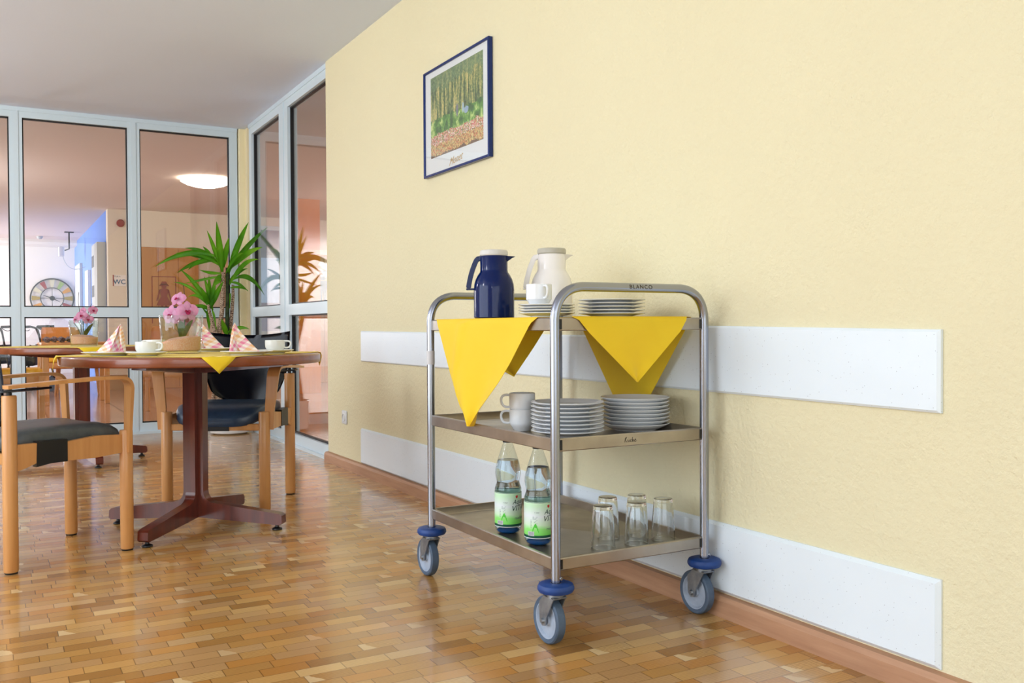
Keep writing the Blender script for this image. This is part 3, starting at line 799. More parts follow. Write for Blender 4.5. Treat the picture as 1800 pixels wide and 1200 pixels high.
# ---- water bottles
def bottle(label, loc, rz):
    t = thing('water_bottle', label, 'bottle', loc, rz, 'mineral water bottles')
    prof = [(0, .004), (.018, .004), (.026, .0), (.034, .004), (.0385, .012), (.0400, .020), (.0400, .125), (.0398, .134), (.037, .142), (.0345, .150), (.0345, .156), (.0375, .170), (.0385, .180), (.0375, .192), (.033, .212), (.0245, .238), (.0160, .262), (.0135, .270), (.0135, .280), (0, .280)]
    b = B(); lathe(b, prof, 40); mesh('bottle_shell', b, M_bottle, t)
    b = B(); wp = [(max(r-.0016, 0), z+.001) for r, z in prof if z <= .235]; 
    wp = wp[:-1]+[(.0300, .218), (0, .218)]
    lathe(b, wp, 40); mesh('mineral_water', b, M_water, t)
    b = B(); lathe(b, [(0, .001), (.024, .0005), (.033, .006), (.030, .011), (.018, .017), (0, .019)], 32); mesh('blue_base', b, M_bluebase, t)
    b = B(); lathe(b, [(.0137, .270), (.0155, .270), (.0155, .283), (.014, .2865), (0, .2865)], 28); mesh('bottle_cap', b, M_black, t)
    b = B(); lathe(b, [(.0402, .022), (.0406, .022), (.0406, .124), (.0402, .124)], 48, close=True); lb = mesh('bottle_label', b, M_label, t, angle=60)
    def wrap(bm, a0, z0, k=1.0, sh=0):
        for v in bm.verts:
            a = a0+v.co.x*k/.0409; z = z0+v.co.y*k+sh*v.co.x
            rr = .0409+max(0, v.co.z)
            v.co = Vector((rr*math.cos(a), rr*math.sin(a), z))
        return bm
    def txt(s_, size, a0, z0, m, bold=False, shear=0, align='LEFT', sh=0, nm='label_print'):
        q = textmesh(s_, size, .0001, bold, shear, align); bmesh.ops.triangulate(q, faces=q.faces)
        bmesh.ops.subdivide_edges(q, edges=[e for e in q.edges if e.calc_length() > .006], cuts=2)
        wrap(q, a0, z0, 1, sh); mesh(nm, q, m, lb, smooth=False)
    # local angle 0 faces the viewer, + runs to the right of the label
    txt('Aqua', .019, .42, .090, M_ink, False, .3, sh=.05); txt('VITAL', .0225, .30, .070, M_ink, False, .3, sh=.05)
    txt('medium', .0125, .60, .045, M_inkgrey, False, 0)
    txt('1 Liter', .0055, -.28, .094, M_inkgrey, False, 0, 'LEFT')
    b = B()
    for i in range(11):
        for z0_ in (.083-i*.0030,): bxq = B(); bx(bxq, -.004, .010-(i % 3)*.002, 0, .0008, 0, .0001); wrap(bxq, -.30 if i < 3 else -.42, z0_, 1 if i < 3 else 1.4); join(b, bxq)
    mesh('small_print', b, M_inkgrey, lb, smooth=False)
    b = B(); q = B()                       # green fir silhouette
    tri = [(-.010, 0), (.010, 0), (.0075, .008), (.0085, .008), (.005, .015), (.006, .015), (.003, .021), (0, .026), (-.003, .021), (-.006, .015), (-.005, .015), (-.0085, .008), (-.0075, .008)]
    f = [q.verts.new((x, y, .0001)) for x, y in tri]; q.faces.new(f); bmesh.ops.triangulate(q, faces=q.faces); wrap(q, -.20, .040); join(b, q)
    mesh('fir_emblem', b, M_inkg, lb, smooth=False)
    b = B(); q = B(); f = [q.verts.new((.004*math.cos(a*.9)*(1+.3*(a % 2)), .004*math.sin(a*.9)*(1+.3*(a % 2)), .0001)) for a in range(7)]; q.faces.new(f); wrap(q, .78, .112); join(b, q)
    mesh('red_emblem', b, M_inkred, lb, smooth=False)
    b = B(); q = B(); bx(q, 0, .020, 0, .012, 0, .0001); bmesh.ops.subdivide_edges(q, edges=[e for e in q.edges if e.calc_length() > .015], cuts=4); wrap(q, -.78, .030); join(b, q)
    mesh('barcode_field', b, M_sticker, lb, smooth=False)
    b = B()
    for i in range(12):
        q = B(); bx(q, .002+i*.00135, .002+i*.00135+.0003+.0004*(i*7 % 3)/2, .002, .0105, .0001, .0002); wrap(q, -.78, .030); join(b, q)
    mesh('barcode_bars', b, M_inkgrey, lb, smooth=False)
    return t
def face_cam(x, y): return math.atan2(CAMP.y-y, CAMP.x-x)
bottle('mineral water bottle with a green label, the far one, its whole label in view', (-.466, 2.392, .2072), face_cam(-.466, 2.392)-.10)
bottle('mineral water bottle with a green label, the near one, partly behind the front post', (-.464, 2.221, .2072), face_cam(-.464, 2.221)+.0)

# ================================================================ DINING TABLES
def pedestal_table(name, label, cx, cy, a0, Rt=.51):
    t = thing(name, label, 'table', (cx, cy, 0), a0)
    b = B(); lathe(b, [(0, .682), (Rt-.05, .682), (Rt-.004, .679), (Rt-.001, .6815), (Rt, .685), (Rt, .709), (Rt-.0015, .7135), (Rt-.006, .7158), (0, .7160)], 96)
    mesh('table_top', b, M_mahogX, t, angle=50)
    b = B()
    for k in (0, 1):                                  # crossed bearers under the top
        q = B(); poly = [(-.40, .681), (-.40, .668), (-.06, .640), (.06, .640), (.40, .668), (.40, .681)]
        prism(q, poly, (lambda a, c, u: Vector((a, u, c))) if k == 0 else (lambda a, c, u: Vector((u, a, c))), -.03, .03); join(b, q)
    bx(b, -.058, .058, -.058, .058, .642, .672)
    mesh('bearer_cross', b, M_mahog, t, smooth=False)
    for k in range(4):
        ca, sa = math.cos(k*PI/2), math.sin(k*PI/2)
        prof = [(.001, .655), (.044, .655), (.044, .150)]+[(p.x, p.y) for p in bez((.044, .150), (.046, .112), (.086, .105), 6)]+[(.375, .068), (.386, .060), (.388, .030), (.378, .022), (.345, .024), (.14, .036), (.001, .045)]
        b = B(); prism(b, prof, lambda a, c, u: Vector((a*ca-u*sa, a*sa+u*ca, c)), -.0215, .0215)
        es = [e for e in b.edges if len(e.link_faces) == 2 and e.calc_face_angle(0) > R(50)]
        bmesh.ops.bevel(b, geom=es, offset=.006, segments=3, profile=.5, affect='EDGES')
        leg = mesh('pedestal_leg', b, M_mahog, t, angle=30)
        b = B(); lathe(b, [(0, 0), (.019, 0), (.021, .003), (.019, .007), (.008, .012), (.006, .026), (0, .026)], 20, .358*ca, .358*sa)
        mesh('levelling_foot', b, M_black, leg)
    return t
T1 = (-1.076, 3.955); T2 = (-1.325, 6.284)
pedestal_table('dining_table', 'round mahogany table with a four-footed pedestal, set for coffee, nearest the camera', T1[0], T1[1], R(-39.9))
pedestal_table('dining_table', 'round mahogany table with a yellow cloth further back by the glass partition', T2[0], T2[1], R(-80.6+90))
def table_cloth(cx, cy, ang, half, drops, label, Rt=.51, z=.7168):
    """square cloth on a round top: the corners past the rim hang down"""
    b = B(); N = 56; g = []
    ca, sa = math.cos(ang), math.sin(ang)
    for i in range(N+1):
        row = []
        for j in range(N+1):
            u, v = (2*i/N-1)*half, (2*j/N-1)*half
            r = math.hypot(u, v); x, y, zz = u, v, z
            if r > Rt+.004:
                ex = r-(Rt+.004); th = math.atan2(v, u)
                k = min(ex, .02)/.02; rr = Rt+.004+.010*math.sin(k*PI/2)+.012*math.sin(ex*14+3*th)*min(1, ex*8)+ex*.06
                x, y = rr*math.cos(th), rr*math.sin(th); zz = z-ex*.985+.004*(1-k)
            row.append((Vector((cx+x*ca-y*sa, cy+x*sa+y*ca, zz)), Vector((math.cos(math.atan2(v, u)+ang), math.sin(math.atan2(v, u)+ang), 0)) if r > Rt+.004 else Vector((0, 0, 1))))
        g.append(row)
    A = [[b.verts.new(p+n*.0009) for p, n in row] for row in g]; D = [[b.verts.new(p) for p, n in row] for row in g]
    for i in range(N):
        for j in range(N):
            b.faces.new((A[i][j], A[i+1][j], A[i+1][j+1], A[i][j+1])); b.faces.new((D[i][j], D[i][j+1], D[i+1][j+1], D[i+1][j]))
    for i in range(N):
        for P, Q, R_, S in ((A[i][0], D[i][0], D[i+1][0], A[i+1][0]), (A[i+1][N], D[i+1][N], D[i][N], A[i][N]), (A[0][i+1], D[0][i+1], D[0][i], A[0][i]), (A[N][i], D[N][i], D[N][i+1], A[N][i+1])): b.faces.new((P, Q, R_, S))
    return mesh('table_cloth', b, M_yellow, angle=50, recalc=False, label=label, category='cloth')
def ang_to(x, y, c): return math.atan2(y-c[1], x-c[0])
table_cloth(T1[0], T1[1], ang_to(-1.086, 3.449, T1)+R(45), .407, 0, 'yellow square cloth on the near round table, corners folding over the rim')
table_cloth(T2[0], T2[1], ang_to(-1.30, 5.77, T2)+R(45), .417, 0, 'yellow square cloth on the back round table')

# ---- crockery on the near table
zc = .7182
def plate_at(x, y, label, r=.100):
    b = platemesh(r, .0145, .062); o = mesh('plate', b, M_chinac); o.location = (x, y, zc)
    return tagp(o, label=label, category='plate', group='plates laid on the near table')
plate_at(-1.412, 3.858, 'cream dessert plate carrying the leftmost checked napkin on the table')
plate_at(-.935, 4.315, 'cream dessert plate carrying the napkin behind the glass flower vase')
plate_at(-.939, 3.635, 'cream dessert plate carrying the rightmost checked napkin on the table')
def saucer_at(x, y, label, r=.076):
    b = platemesh(r, .0145, .038); o = mesh('saucer', b, M_chinac); o.location = (x, y, zc)
    return tagp(o, label=label, category='saucer', group='saucers on the near table')
cp = [((-1.295, 3.722), R(-38), 'left of the vase, at the front of the near table', 'front left'), ((-1.165, 4.375), R(150), 'half hidden between the front cup and the vase', 'back left'), ((-.79, 3.775), math.atan2(-LEFT.y, -LEFT.x), 'at the right rim of the near table', 'right')]
for (p, rz, l_, s_) in cp:
    saucer_at(p[0], p[1], 'cream saucer under the cup '+l_)
    cup('coffee_cup', 'low cream coffee cup '+l_, (p[0], p[1], zc+.0065), rz, .0405, .048, M_chinac, 'coffee cups on the near table', True)

# ---- napkins folded into standing cones
def napkin(x, y, z, h, ext, side, label, rz=0):
    """apex above the base; slope runs ext metres to one side (side -1 left, 1 right) in the viewer's lateral direction"""
    t = B(); uvl = t.loops.layers.uv.new('uv')
    RT = Vector((rt.x, rt.y, 0)).normalized(); FW = Vector((fwd.x, fwd.y, 0)).normalized()
    org = Vector((x, y, z))
    def P(u, v, w_): return org+RT*(u*side)+FW*v+Vector((0, 0, w_))
    apex = (0.0, 0.0, h)
    base = [(ext, .0), (ext*.62, -.022), (ext*.35, -.034), (ext*.16, -.022), (ext*.10, -.012), (ext*.02, -.030), (-.014, -.022), (-.019, .002), (.0, .022), (ext*.3, .026), (ext*.62, .016), (ext, .0)]
    rows = 10; g = []
    for i in range(rows+1):
        k = i/rows; row = []
        for j, (u, v) in enumerate(base):
            bulge = math.sin(k*PI)*.004*(1 if j % 2 else -1)
            row.append((P(u*k**(.55 if u < ext*.2 else 1.0)-(.006*math.sin(k*PI) if u > ext*.2 else 0), v*k**.6+bulge, h*(1-k)), (j*.021+.0*k, k*h*1.25)))
        g.append(row)
    V = [[t.verts.new(p) for p, _ in row] for row in g]
    for i in range(rows):
        for j in range(len(base)-1):
            f = t.faces.new((V[i][j], V[i+1][j], V[i+1][j+1], V[i][j+1]))
            uv = [g[i][j][1], g[i+1][j][1], g[i+1][j+1][1], g[i][j+1][1]]
            for lp, q in zip(f.loops, uv): lp[uvl].uv = (q[0]*(.25+.75*q[1]/(h*1.25))+.1, q[1])
    bmesh.ops.remove_doubles(t, verts=[v for v in V[0]], dist=1e-4)
    # inner fold standing inside the cone, seen as a curved inner edge
    b2 = [(ext*.45, -.026), (ext*.24, -.038), (ext*.06, -.036), (-.008, -.030)]
    W = []
    for i in range(rows+1):
        k = i/rows; W.append([(P(u*k, v*k*1.1-.001, h*.965*(1-k)), (j*.02, k*h)) for j, (u, v) in enumerate(b2)])
    VV = [[t.verts.new(p) for p, _ in row] for row in W]
    for i in range(rows):
        for j in range(len(b2)-1):
            f = t.faces.new((VV[i][j], VV[i+1][j], VV[i+1][j+1], VV[i][j+1]))
            for lp, q in zip(f.loops, [W[i][j][1], W[i+1][j][1], W[i+1][j+1][1], W[i][j+1][1]]): lp[uvl].uv = (q[0]*(.3+.7*q[1]/h)+.4, q[1]+.01)
    bmesh.ops.solidify(t, geom=t.faces, thickness=.0007)
    return mesh('paper_napkin', t, M_napkin, angle=28, label=label, category='napkin', group='checked paper napkins on the near table')
napkin(-1.372, 3.835, zc+.0062, .118, .104, -1, 'pink checked napkin cone standing leftmost, its slope falling to the left')
napkin(-.985, 4.325, zc+.0062, .138, .122, 1, 'pink checked napkin cone standing behind the glass flower vase')
napkin(-.983, 3.645, zc+.0062, .116, .104, 1, 'pink checked napkin cone standing in front of the black chair back')

# ---- orchid arrangements in glass vases
def orchid(label, loc, rz, flowers, sandtop, leaves, twigs):
    t = thing('orchid_arrangement', label, 'flower arrangement', loc, rz, 'orchids in glass vases')
    b = B(); lathe(b, [(0, 0), (.072, 0), (.0775, .004), (.0885, .157), (.0875, .159), (.0855, .157), (.0755, .014), (.071, .010), (0, .010)], 56)
    mesh('glass_vase', b, M_vase, t, angle=50)
    b = B(); lathe(b, [(0, .0115), (.070, .0115), (.0742, .016), (.0785, .058)], 48)
    n0 = len(b.verts)
    for i in range(9):
        pass
    top = [v for v in b.verts if v.co.z > .05]
    for v in top: v.co.z += sandtop*v.co.x/.078
    c = b.verts.new((0, 0, .070)); top.sort(key=lambda v: math.atan2(v.co.y, v.co.x))
    mids = [b.verts.new((v.co.x*.55, v.co.y*.55, .067+sandtop*v.co.x/.078*.5+rnd.uniform(-.002, .002))) for v in top]
    n = len(top)
    for i in range(n):
        j = (i+1) % n; b.faces.new((top[i], top[j], mids[j], mids[i])); b.faces.new((mids[i], mids[j], c))
    mesh('pink_granulate', b, M_sand, t, kind='stuff')
    def petal(b, c, d, nrm, ln, wd, mi=0):
        d = Vector(d).normalized(); nrm = Vector(nrm).normalized(); s = d.cross(nrm).normalized(); c = Vector(c)
        nn = 7; rows = []
        for i in range(nn+1):
            k = i/nn; ww = wd/2*math.sin(PI*min(1, k*.92+.08))**.6
            rows.append([b.verts.new(c+d*ln*k+s*ww*q+nrm*(.10*ln*math.sin(k*PI)-.12*ln*k*k-.14*ww*abs(q))) for q in (-1, -.5, 0, .5, 1)])
        for a, e in zip(rows, rows[1:]):
            for q in range(4):
                try: f = b.faces.new((a[q], a[q+1], e[q+1], e[q])); f.material_index = mi
                except ValueError: pass
    for (fx, fy, fz, ax, ay, az, sc) in flowers:
        sc *= 1.22; nrm = Vector((ax, ay, az)).normalized(); upv = Vector((0, 0, 1)); upv = (upv-upv.dot(nrm)*nrm).normalized(); s = nrm.cross(upv)
        b = B(); c = Vector((fx, fy, fz))
        for a, ln, wd in ((90, .034, .024), (10, .036, .040), (170, .036, .040), (-50, .034, .026), (-130, .034, .026)):
            petal(b, c, s*math.cos(R(a))+upv*math.sin(R(a)), nrm, ln*sc, wd*sc)
        bmesh.ops.solidify(b, geom=b.faces, thickness=.0008)
        fl = mesh('orchid_flower', b, M_petal, t, angle=60)
        b = B(); petal(b, c+nrm*.004, -upv*.7+nrm*.7, nrm, .020*sc, .014*sc); petal(b, c+nrm*.003, s*.8-upv*.2+nrm*.6, nrm, .012*sc, .009*sc); petal(b, c+nrm*.003, -s*.8-upv*.2+nrm*.6, nrm, .012*sc, .009*sc)
        bmesh.ops.solidify(b, geom=b.faces, thickness=.001); mesh('flower_lip', b, M_lip, fl, angle=60)
        b = B(); tube(b, bez((fx*.2, fy*.2, .07), (fx*.5, fy*.5, fz*.9), (fx-nrm.x*.002, fy-nrm.y*.002, fz), 8), .0016, 8); mesh('flower_stem', b, M_stem, t)
    for (x0, y0, x1, y1, z1, wd) in leaves:
        b = B(); P0, P1 = Vector((x0, y0, .068)), Vector((x1, y1, z1)); mid = (P0+P1)/2+Vector((0, 0, .02))
        path = bez(P0, mid, P1, 8); side = (P1-P0).cross(Vector((0, 0, 1))).normalized()
        sweep(b, path, .02, .0012, side, wid=[wd*max(.06, math.sin(PI*min(1, .15+.85*i/8))**.7) for i in range(9)]); mesh('orchid_leaf', b, M_leafd, t, angle=60)
    for pts in twigs:
        b = B(); tube(b, pts, [.0014]*len(pts), 6); mesh('bare_twig', b, M_twig, t)
    return t
# local +x = viewer's right, local -y = towards the viewer
rzv = math.atan2(rt.y, rt.x)
orchid('glass vase of pink orchids and granulate in the middle of the near table', (-1.115, 4.03, zc), rzv,
       [(-.034, -.022, .160, -.35, -1, .05, 1.08), (.036, -.026, .176, .55, -1, .15, 1.08), (-.008, -.012, .228, -.3, -1, .5, .86), (.014, .020, .142, .5, -.8, .1, .9)],
       .012, [(.0, 0, -.055, -.02, .128, .034), (.01, 0, .052, -.01, .140, .036), (.004, .0, .006, -.02, .135, .03)],
       [bez((-.01, .01, .07), (-.04, 0, .19), (-.022, -.01, .225), 6), bez((.01, .01, .07), (.02, 0, .25), (.012, -.005, .285), 6)])
orchid('glass vase of pink orchids and granulate on the back table', (-1.305, 6.30, zc), rzv,
       [(-.040, -.02, .166, -.5, -1, .2, .75), (.0, -.03, .190, .1, -1, .1, .8), (.030, -.01, .165, .5, -1, .0, .8), (.062, -.01, .222, .8, -.9, .1, .72), (-.012, .01, .220, -.3, -1, .3, .6)],
       -.006, [(-.02, 0, -.062, -.01, .145, .032), (.01, 0, .060, -.01, .140, .040), (-.005, .02, .02, .02, .110, .05)],
       [bez((-.02, .0, .07), (-.025, 0, .22), (-.035, 0, .275), 6)+[Vector((-.030, 0, .335))], bez((.0, .01, .07), (.02, 0, .22), (.05, 0, .262), 6)])

# ================================================================ ARMCHAIRS OF THE DINING ROOM
def armchair(name, label, loc, rz, vinyl, wood=None, shell=None, group='beech armchairs with dark plywood backs'):
    wd = wood or M_beech
    t = thing(name, label, 'chair', loc, rz, group)
    for s in (-1, 1):
        for fx_, hh in ((.207, .447), (-.207, .60)):
            b = B(); lathe(b, [(0, .006), (.0215, .006), (.0235, .010), (.0235, hh-.004), (.0215, hh), (0, hh)], 28, fx_, s*.209)
            lg = mesh('leg', b, wd, t)
            b = B(); lathe(b, [(0, 0), (.0195, 0), (.0205, .002), (.0205, .008), (0, .008)], 20, fx_, s*.209); mesh('glide', b, M_black, lg)
        # bentwood arm: up the front of the leg, back over the post
        y0 = s*.230
        pts = [(.203, y0, .366), (.203, y0+s*.002, .46), (.201, y0+s*.020, .644), (.10, y0+s*.022, .646), (-.05, y0+s*.022, .640), (-.236, y0+s*.020, .630)]
        path = [Vector(pts[0]), Vector(pts[1])]+rounded([pts[1], pts[2], pts[3]], .042, 10)[1:-1]+[Vector(p) for p in pts[3:]]
        n = len(path)
        b = B(); sweep(b, path, .05, .012, (0, 1, 0), wid=[.034, .040]+[.050]*(n-5)+[.050, .050, .044])
        es = [e for e in b.edges if len(e.link_faces) == 2 and e.calc_face_angle(0) > R(60)]
        bmesh.ops.bevel(b, geom=es, offset=.002, segments=2, affect='EDGES'); mesh('armrest', b, wd, t, angle=40)
        # side rail with the black middle bracket
        b = B(); yr = s*.209
        prism(b, [(.190, .432), (.190, .366), (.08, .358), (-.03, .360), (-.03, .425), (.09, .437)], lambda a, c, u: Vector((a, u, c)), yr-.011, yr+.011)
        mesh('side_rail', b, wd, t, smooth=False)
        b = B(); prism(b, [(-.190, .432), (-.190, .342), (-.16, .350), (-.10, .372), (-.10, .432)], lambda a, c, u: Vector((a, u, c)), yr-.011, yr+.011)
        mesh('side_rail', b, wd, t, smooth=False)
        b = B(); prism(b, [(-.018, .436), (-.018, .358), (-.075, .358), (-.125, .350), (-.122, .438)], lambda a, c, u: Vector((a, u, c)), yr-.014, yr+.014); mesh('rail_bracket', b, M_black, t, smooth=False)
        # black wing from the back shell to the arm end
        b = B(); q = [(-.262, s*.120, .606), (-.225, s*.215, .612), (-.150, s*.258, .620), (-.095, s*.262, .6225)]
        sweep(b, bez(q[0], q[1], q[2], 6)+[Vector(q[3])], .05, .008, (1, 0, 0), wid=[.05, .055, .06, .06, .055, .05, .04, .012]); mesh('back_wing', b, shell or M_shell, t)
        b = B(); tube(b, [(-.207, s*.209, .598), (-.207, s*.209, .628)], .008, 12); mesh('wing_pin', b, M_black, t)
    b = B(); bx(b, .195, .215, -.190, .190, .362, .392, .003, 1); mesh('front_rail', b, wd, t)
    b = B(); bx(b, .188, .22, -.060, .060, .360, .386, .002, 1); mesh('front_bracket', b, M_black, t)
    b = B(); bx(b, -.215, -.195, -.190, .190, .362, .400, .003, 1); mesh('back_rail', b, wd, t)
    # seat pad: domed, front edge rolling down
    b = B(); N = 40; sx_, sy_ = .225, .190
    def sup(a, k=.42): return math.copysign(abs(math.cos(a))**k, math.cos(a)), math.copysign(abs(math.sin(a))**k, math.sin(a))
    levels = [(.90, -.030), (.975, -.026), (1.0, -.012), (1.0, .010), (.975, .024), (.90, .033), (.72, .040), (.45, .043), (.2, .044)]
    rings = []
    for q, dz in levels:
        row = []
        for i in range(N):
            a = 2*PI*i/N; cx_, cy_ = sup(a); x = cx_*sx_*q; y = cy_*sy_*q
            dip = .034*max(0, (x-.10)/.125)**2+.006*max(0, (-x-.08)/.14); zz = .437+dz-dip*(1.0 if dz > -.02 else 1.0)+.010*(abs(y)/.19)**3*(1 if dz > 0 else 0)
            row.append(b.verts.new((x+.008, y, zz)))
        rings.append(row)
    for a_, b_ in zip(rings, rings[1:]):
        for i in range(N): b.faces.new((a_[i], a_[(i+1) % N], b_[(i+1) % N], b_[i]))
    b.faces.new(rings[0]); b.faces.new(rings[-1]); mesh('seat_pad', b, vinyl, t, angle=70)
    # curved plywood back
    b = B(); nu, nv = 24, 18; front = []
    for j in range(nv+1):
        kz = j/nv; row = []
        wt = .142+.063*min(1, kz*2)**.6
        for i in range(nu+1):
            u = 2*i/nu-1; y = u*wt
            zb = .438+.055*abs(u)**2.2; ztop = .808-.020*(1-u*u)
            z = zb+(ztop-zb)*kz
            if kz > .93: y *= 1-.0*(kz-.93)
            x = -.275-(z-.63)*.12+.055*u*u
            row.append(Vector((x, y, z)))
        front.append(row)
    A = [[b.verts.new(p) for p in r_] for r_ in front]
    for j in range(nv):
        for i in range(nu): b.faces.new((A[j][i], A[j][i+1], A[j+1][i+1], A[j+1][i]))
    bmesh.ops.solidify(b, geom=b.faces, thickness=.010)
    mesh('back_shell', b, shell or M_shell, t, angle=60)
    for s in (-1, 1):
        b = B(); tube(b, [(-.207, s*.12, .38), (-.262, s*.09, .43), (-.283, s*.075, .52)], .010, 10); mesh('back_support', b, M_black, t)
    return t
def mid4(rear, front, width):
    """centre and heading from one rear and one front leg on the same side"""
    r_, f_ = Vector(rear), Vector(front); d = (f_-r_).normalized(); n = Vector((-d.y, d.x)); c = (r_+f_)/2
    return c+n*width, math.atan2(d.y, d.x)
c1, a1 = mid4((-1.757, 3.510), (-1.378, 3.669), .209)
armchair('armchair', 'beech armchair with slate grey seat on the left, side-on and cut by the frame', (c1.x, c1.y, 0), a1, M_vinylg)
c2, a2 = mid4((-.536, 4.478), (-.735, 4.153), -.2225)
ch2 = armchair('armchair', 'beech armchair with black plywood back behind the near table, facing the camera', (c2.x, c2.y, 0), a2, M_vinyl); ch2.scale = (1, 1.065, 1)

# ================================================================ YUCCA IN THE CORNER
PX, PY = -.185, 7.365
t = thing('potted_yucca', 'tall yucca palm in a white bowl planter in the corner of the glass walls', 'plant', (PX, PY, 0), rzv)
b = B(); lathe(b, [(0, .0), (.120, .0), (.150, .012), (.158, .05), (.160, .22), (.166, .235), (.160, .240), (.150, .235), (.148, .20), (0, .20)], 56); mesh('planter', b, M_pot, t)
b = B(); lathe(b, [(0, .215), (.05, .218), (.149, .212), (.149, .202), (0, .202)], 32); mesh('soil', b, M_soil, t, kind='stuff')
PXM = 7.22/1613      # metres per photo pixel at the plant
def L2(px, py, dy=0): return Vector(((px-404)*PXM, dy, .82+(577.5-py)*PXM))
trunks = [([(385, 700), (388, 620), (386, 585), (392, 545), (394, 500), (395, 478)], [.022, .021, .019, .017, .016, .013], .0),
          ([(396, 700), (404, 620), (402, 590), (405, 555), (408, 520), (408, 500)], [.018, .017, .016, .014, .012, .010], .05),
          ([(374, 700), (390, 620), (384, 585), (377, 565), (372, 545), (371, 535)], [.018, .016, .016, .014, .012, .010], -.04)]
for pts, rr, dy in trunks:
    P = [L2(x, y, dy*(1 if i > 1 else .4)) for i, (x, y) in enumerate(pts)]; P[0].z = .21
    b = B(); tube(b, P, rr, 14); mesh('trunk', b, M_trunk, t)
def leaf(base, tip, wd, sag, dy0, dy1):
    P0, P2 = L2(*base, dy0), L2(*tip, dy1); mid = (P0+P2)/2+Vector((0, 0, sag)); path = bez(P0, mid, P2, 12)
    d = (P2-P0); side = d.cross(Vector((.15, -1, .25))).normalized(); b = B(); rows = []
    for i, p in enumerate(path):
        k = i/12; ww = wd/2*(min(1, .35+k*2.2))*(1-max(0, (k-.45)/.55)**1.6)+.0008
        nn = d.cross(side).normalized()
        rows.append([b.verts.new(p-side*ww), b.verts.new(p+nn*ww*.35), b.verts.new(p+side*ww)])
    for a, c in zip(rows, rows[1:]):
        for q in (0, 1): b.faces.new((a[q], a[q+1], c[q+1], c[q]))
    bmesh.ops.solidify(b, geom=b.faces, thickness=.0008); return mesh('leaf', b, M_yucca, t, angle=80)
LV = [((394, 478), (393, 393), .050, .02), ((390, 470), (373, 407), .030, .03), ((402, 482), (447, 394), .046, .06), ((404, 478), (467, 397), .040, .05), ((402, 475), (471, 437), .052, .06),
      ((405, 500), (467, 459), .036, .12), ((386, 462), (305, 442), .034, .05), ((384, 460), (325, 435), .034, .06), ((386, 452), (280, 469), .046, .13), ((378, 460), (307, 443), .026, .03),
      ((376, 455), (355, 432), .024, .02), ((370, 457), (340, 476), .030, .05), ((376, 458), (304, 478), .040, .06), ((410, 492), (463, 519), .038, .16), ((404, 496), (435, 512), .020, .05),
      ((392, 485), (330, 497), .020, .0), ((400, 480), (440, 448), .030, .08), ((392, 480), (359, 475), .024, -.02), ((396, 470), (381, 425), .040, .0), ((398, 485), (378, 505), .036, .02),
      ((400, 500), (430, 470), .028, .05), ((394, 482), (384, 495), .05, .0), ((388, 466), (352, 450), .030, .04), ((396, 470), (412, 420), .040, .03)]
for i, (a, c, wd, sg) in enumerate(LV): leaf(a, c, wd, sg, rnd.uniform(-.02, .02), rnd.uniform(-.16, .12))
LV2 = [((371, 538), (365, 483), .034, .0), ((372, 538), (321, 473), .034, .05), ((372, 536), (342, 524), .030, .12), ((372, 540), (330, 522), .026, .10), ((370, 540), (304, 495), .026, .10),
       ((372, 540), (396, 494), .040, .02), ((373, 542), (378, 487), .036, .0), ((369, 540), (366, 580), .036, .02), ((371, 545), (345, 537), .030, .03), ((374, 560), (350, 537), .014, .0),
       ((370, 540), (362, 505), .040, .0), ((376, 545), (388, 580), .016, .06), ((372, 536), (350, 510), .03, .05), ((408, 506), (435, 510), .018, .03), ((405, 515), (398, 577), .030, .10), ((405, 585), (440, 578), .03, .05),
       ((402, 590), (399, 560), .040, .0), ((374, 545), (360, 485), .03, .02), ((400, 585), (408, 580), .04, .06), ((386, 590), (372, 565), .014, .02)]
for i, (a, c, wd, sg) in enumerate(LV2): leaf(a, c, wd, sg, rnd.uniform(-.03, .02), rnd.uniform(-.12, .08))
b = B(); tube(b, [(-.03, .02, .21), (-.02, .02, .9), (-.015, .02, 1.30)], [.016, .016, .014], 14); mesh('moss_pole', b, noisy('dark_moss_pole', (30, 44, 24), (60, 74, 40), 40, .95), t)

# ================================================================ HALL BEYOND THE GLASS
def P_on_y(px, py, Y):
    d = rt*(px-900)-up*(py-600)+fwd*1613; k = (Y-CAMP.y)/d.y; return CAMP+d*k
# washroom doors with cut-out figures
def figure(cx, z0, h, y, m, man=False):
    b = B(); s = h/1.0
    if not man:
        parts = [[(-.09, .93), (.09, .93), (.15, .86), (.07, .86), (.06, .80), (-.06, .80), (-.07, .86), (-.15, .86)], [(-.10, .90), (-.06, 1.0), (.06, 1.0), (.10, .90)],
                 [(-.03, .80), (.03, .80), (.14, .75), (.08, .56), (.22, .28), (-.22, .28), (-.08, .56), (-.14, .75)], [(-.14, .75), (-.10, .73), (-.15, .55), (-.19, .42), (-.22, .42)], [(.14, .75), (.22, .42), (.19, .42), (.15, .55), (.10, .73)],
                 [(-.09, .28), (-.02, .28), (-.04, 0), (-.07, 0)], [(.02, .28), (.09, .28), (.07, 0), (.04, 0)]]
    else:
        parts = [[(-.10, .90), (.10, .90), (.14, .87), (-.14, .87)], [(-.07, .99), (.07, .99), (.07, .82), (-.07, .82)], [(-.17, .80), (.17, .80), (.13, .45), (-.13, .45)], [(-.17, .80), (-.13, .78), (-.16, .50), (-.20, .46)], [(.17, .80), (.20, .46), (.16, .50), (.13, .78)],
                 [(-.13, .45), (-.01, .45), (-.04, 0), (-.10, 0)], [(.01, .45), (.13, .45), (.10, 0), (.04, 0)]]
    for p in parts: prism(b, [(cx+x*s, z0+z*s) for x, z in p], lambda a, c, u: Vector((a, u, c)), y-.008, y)
    return b
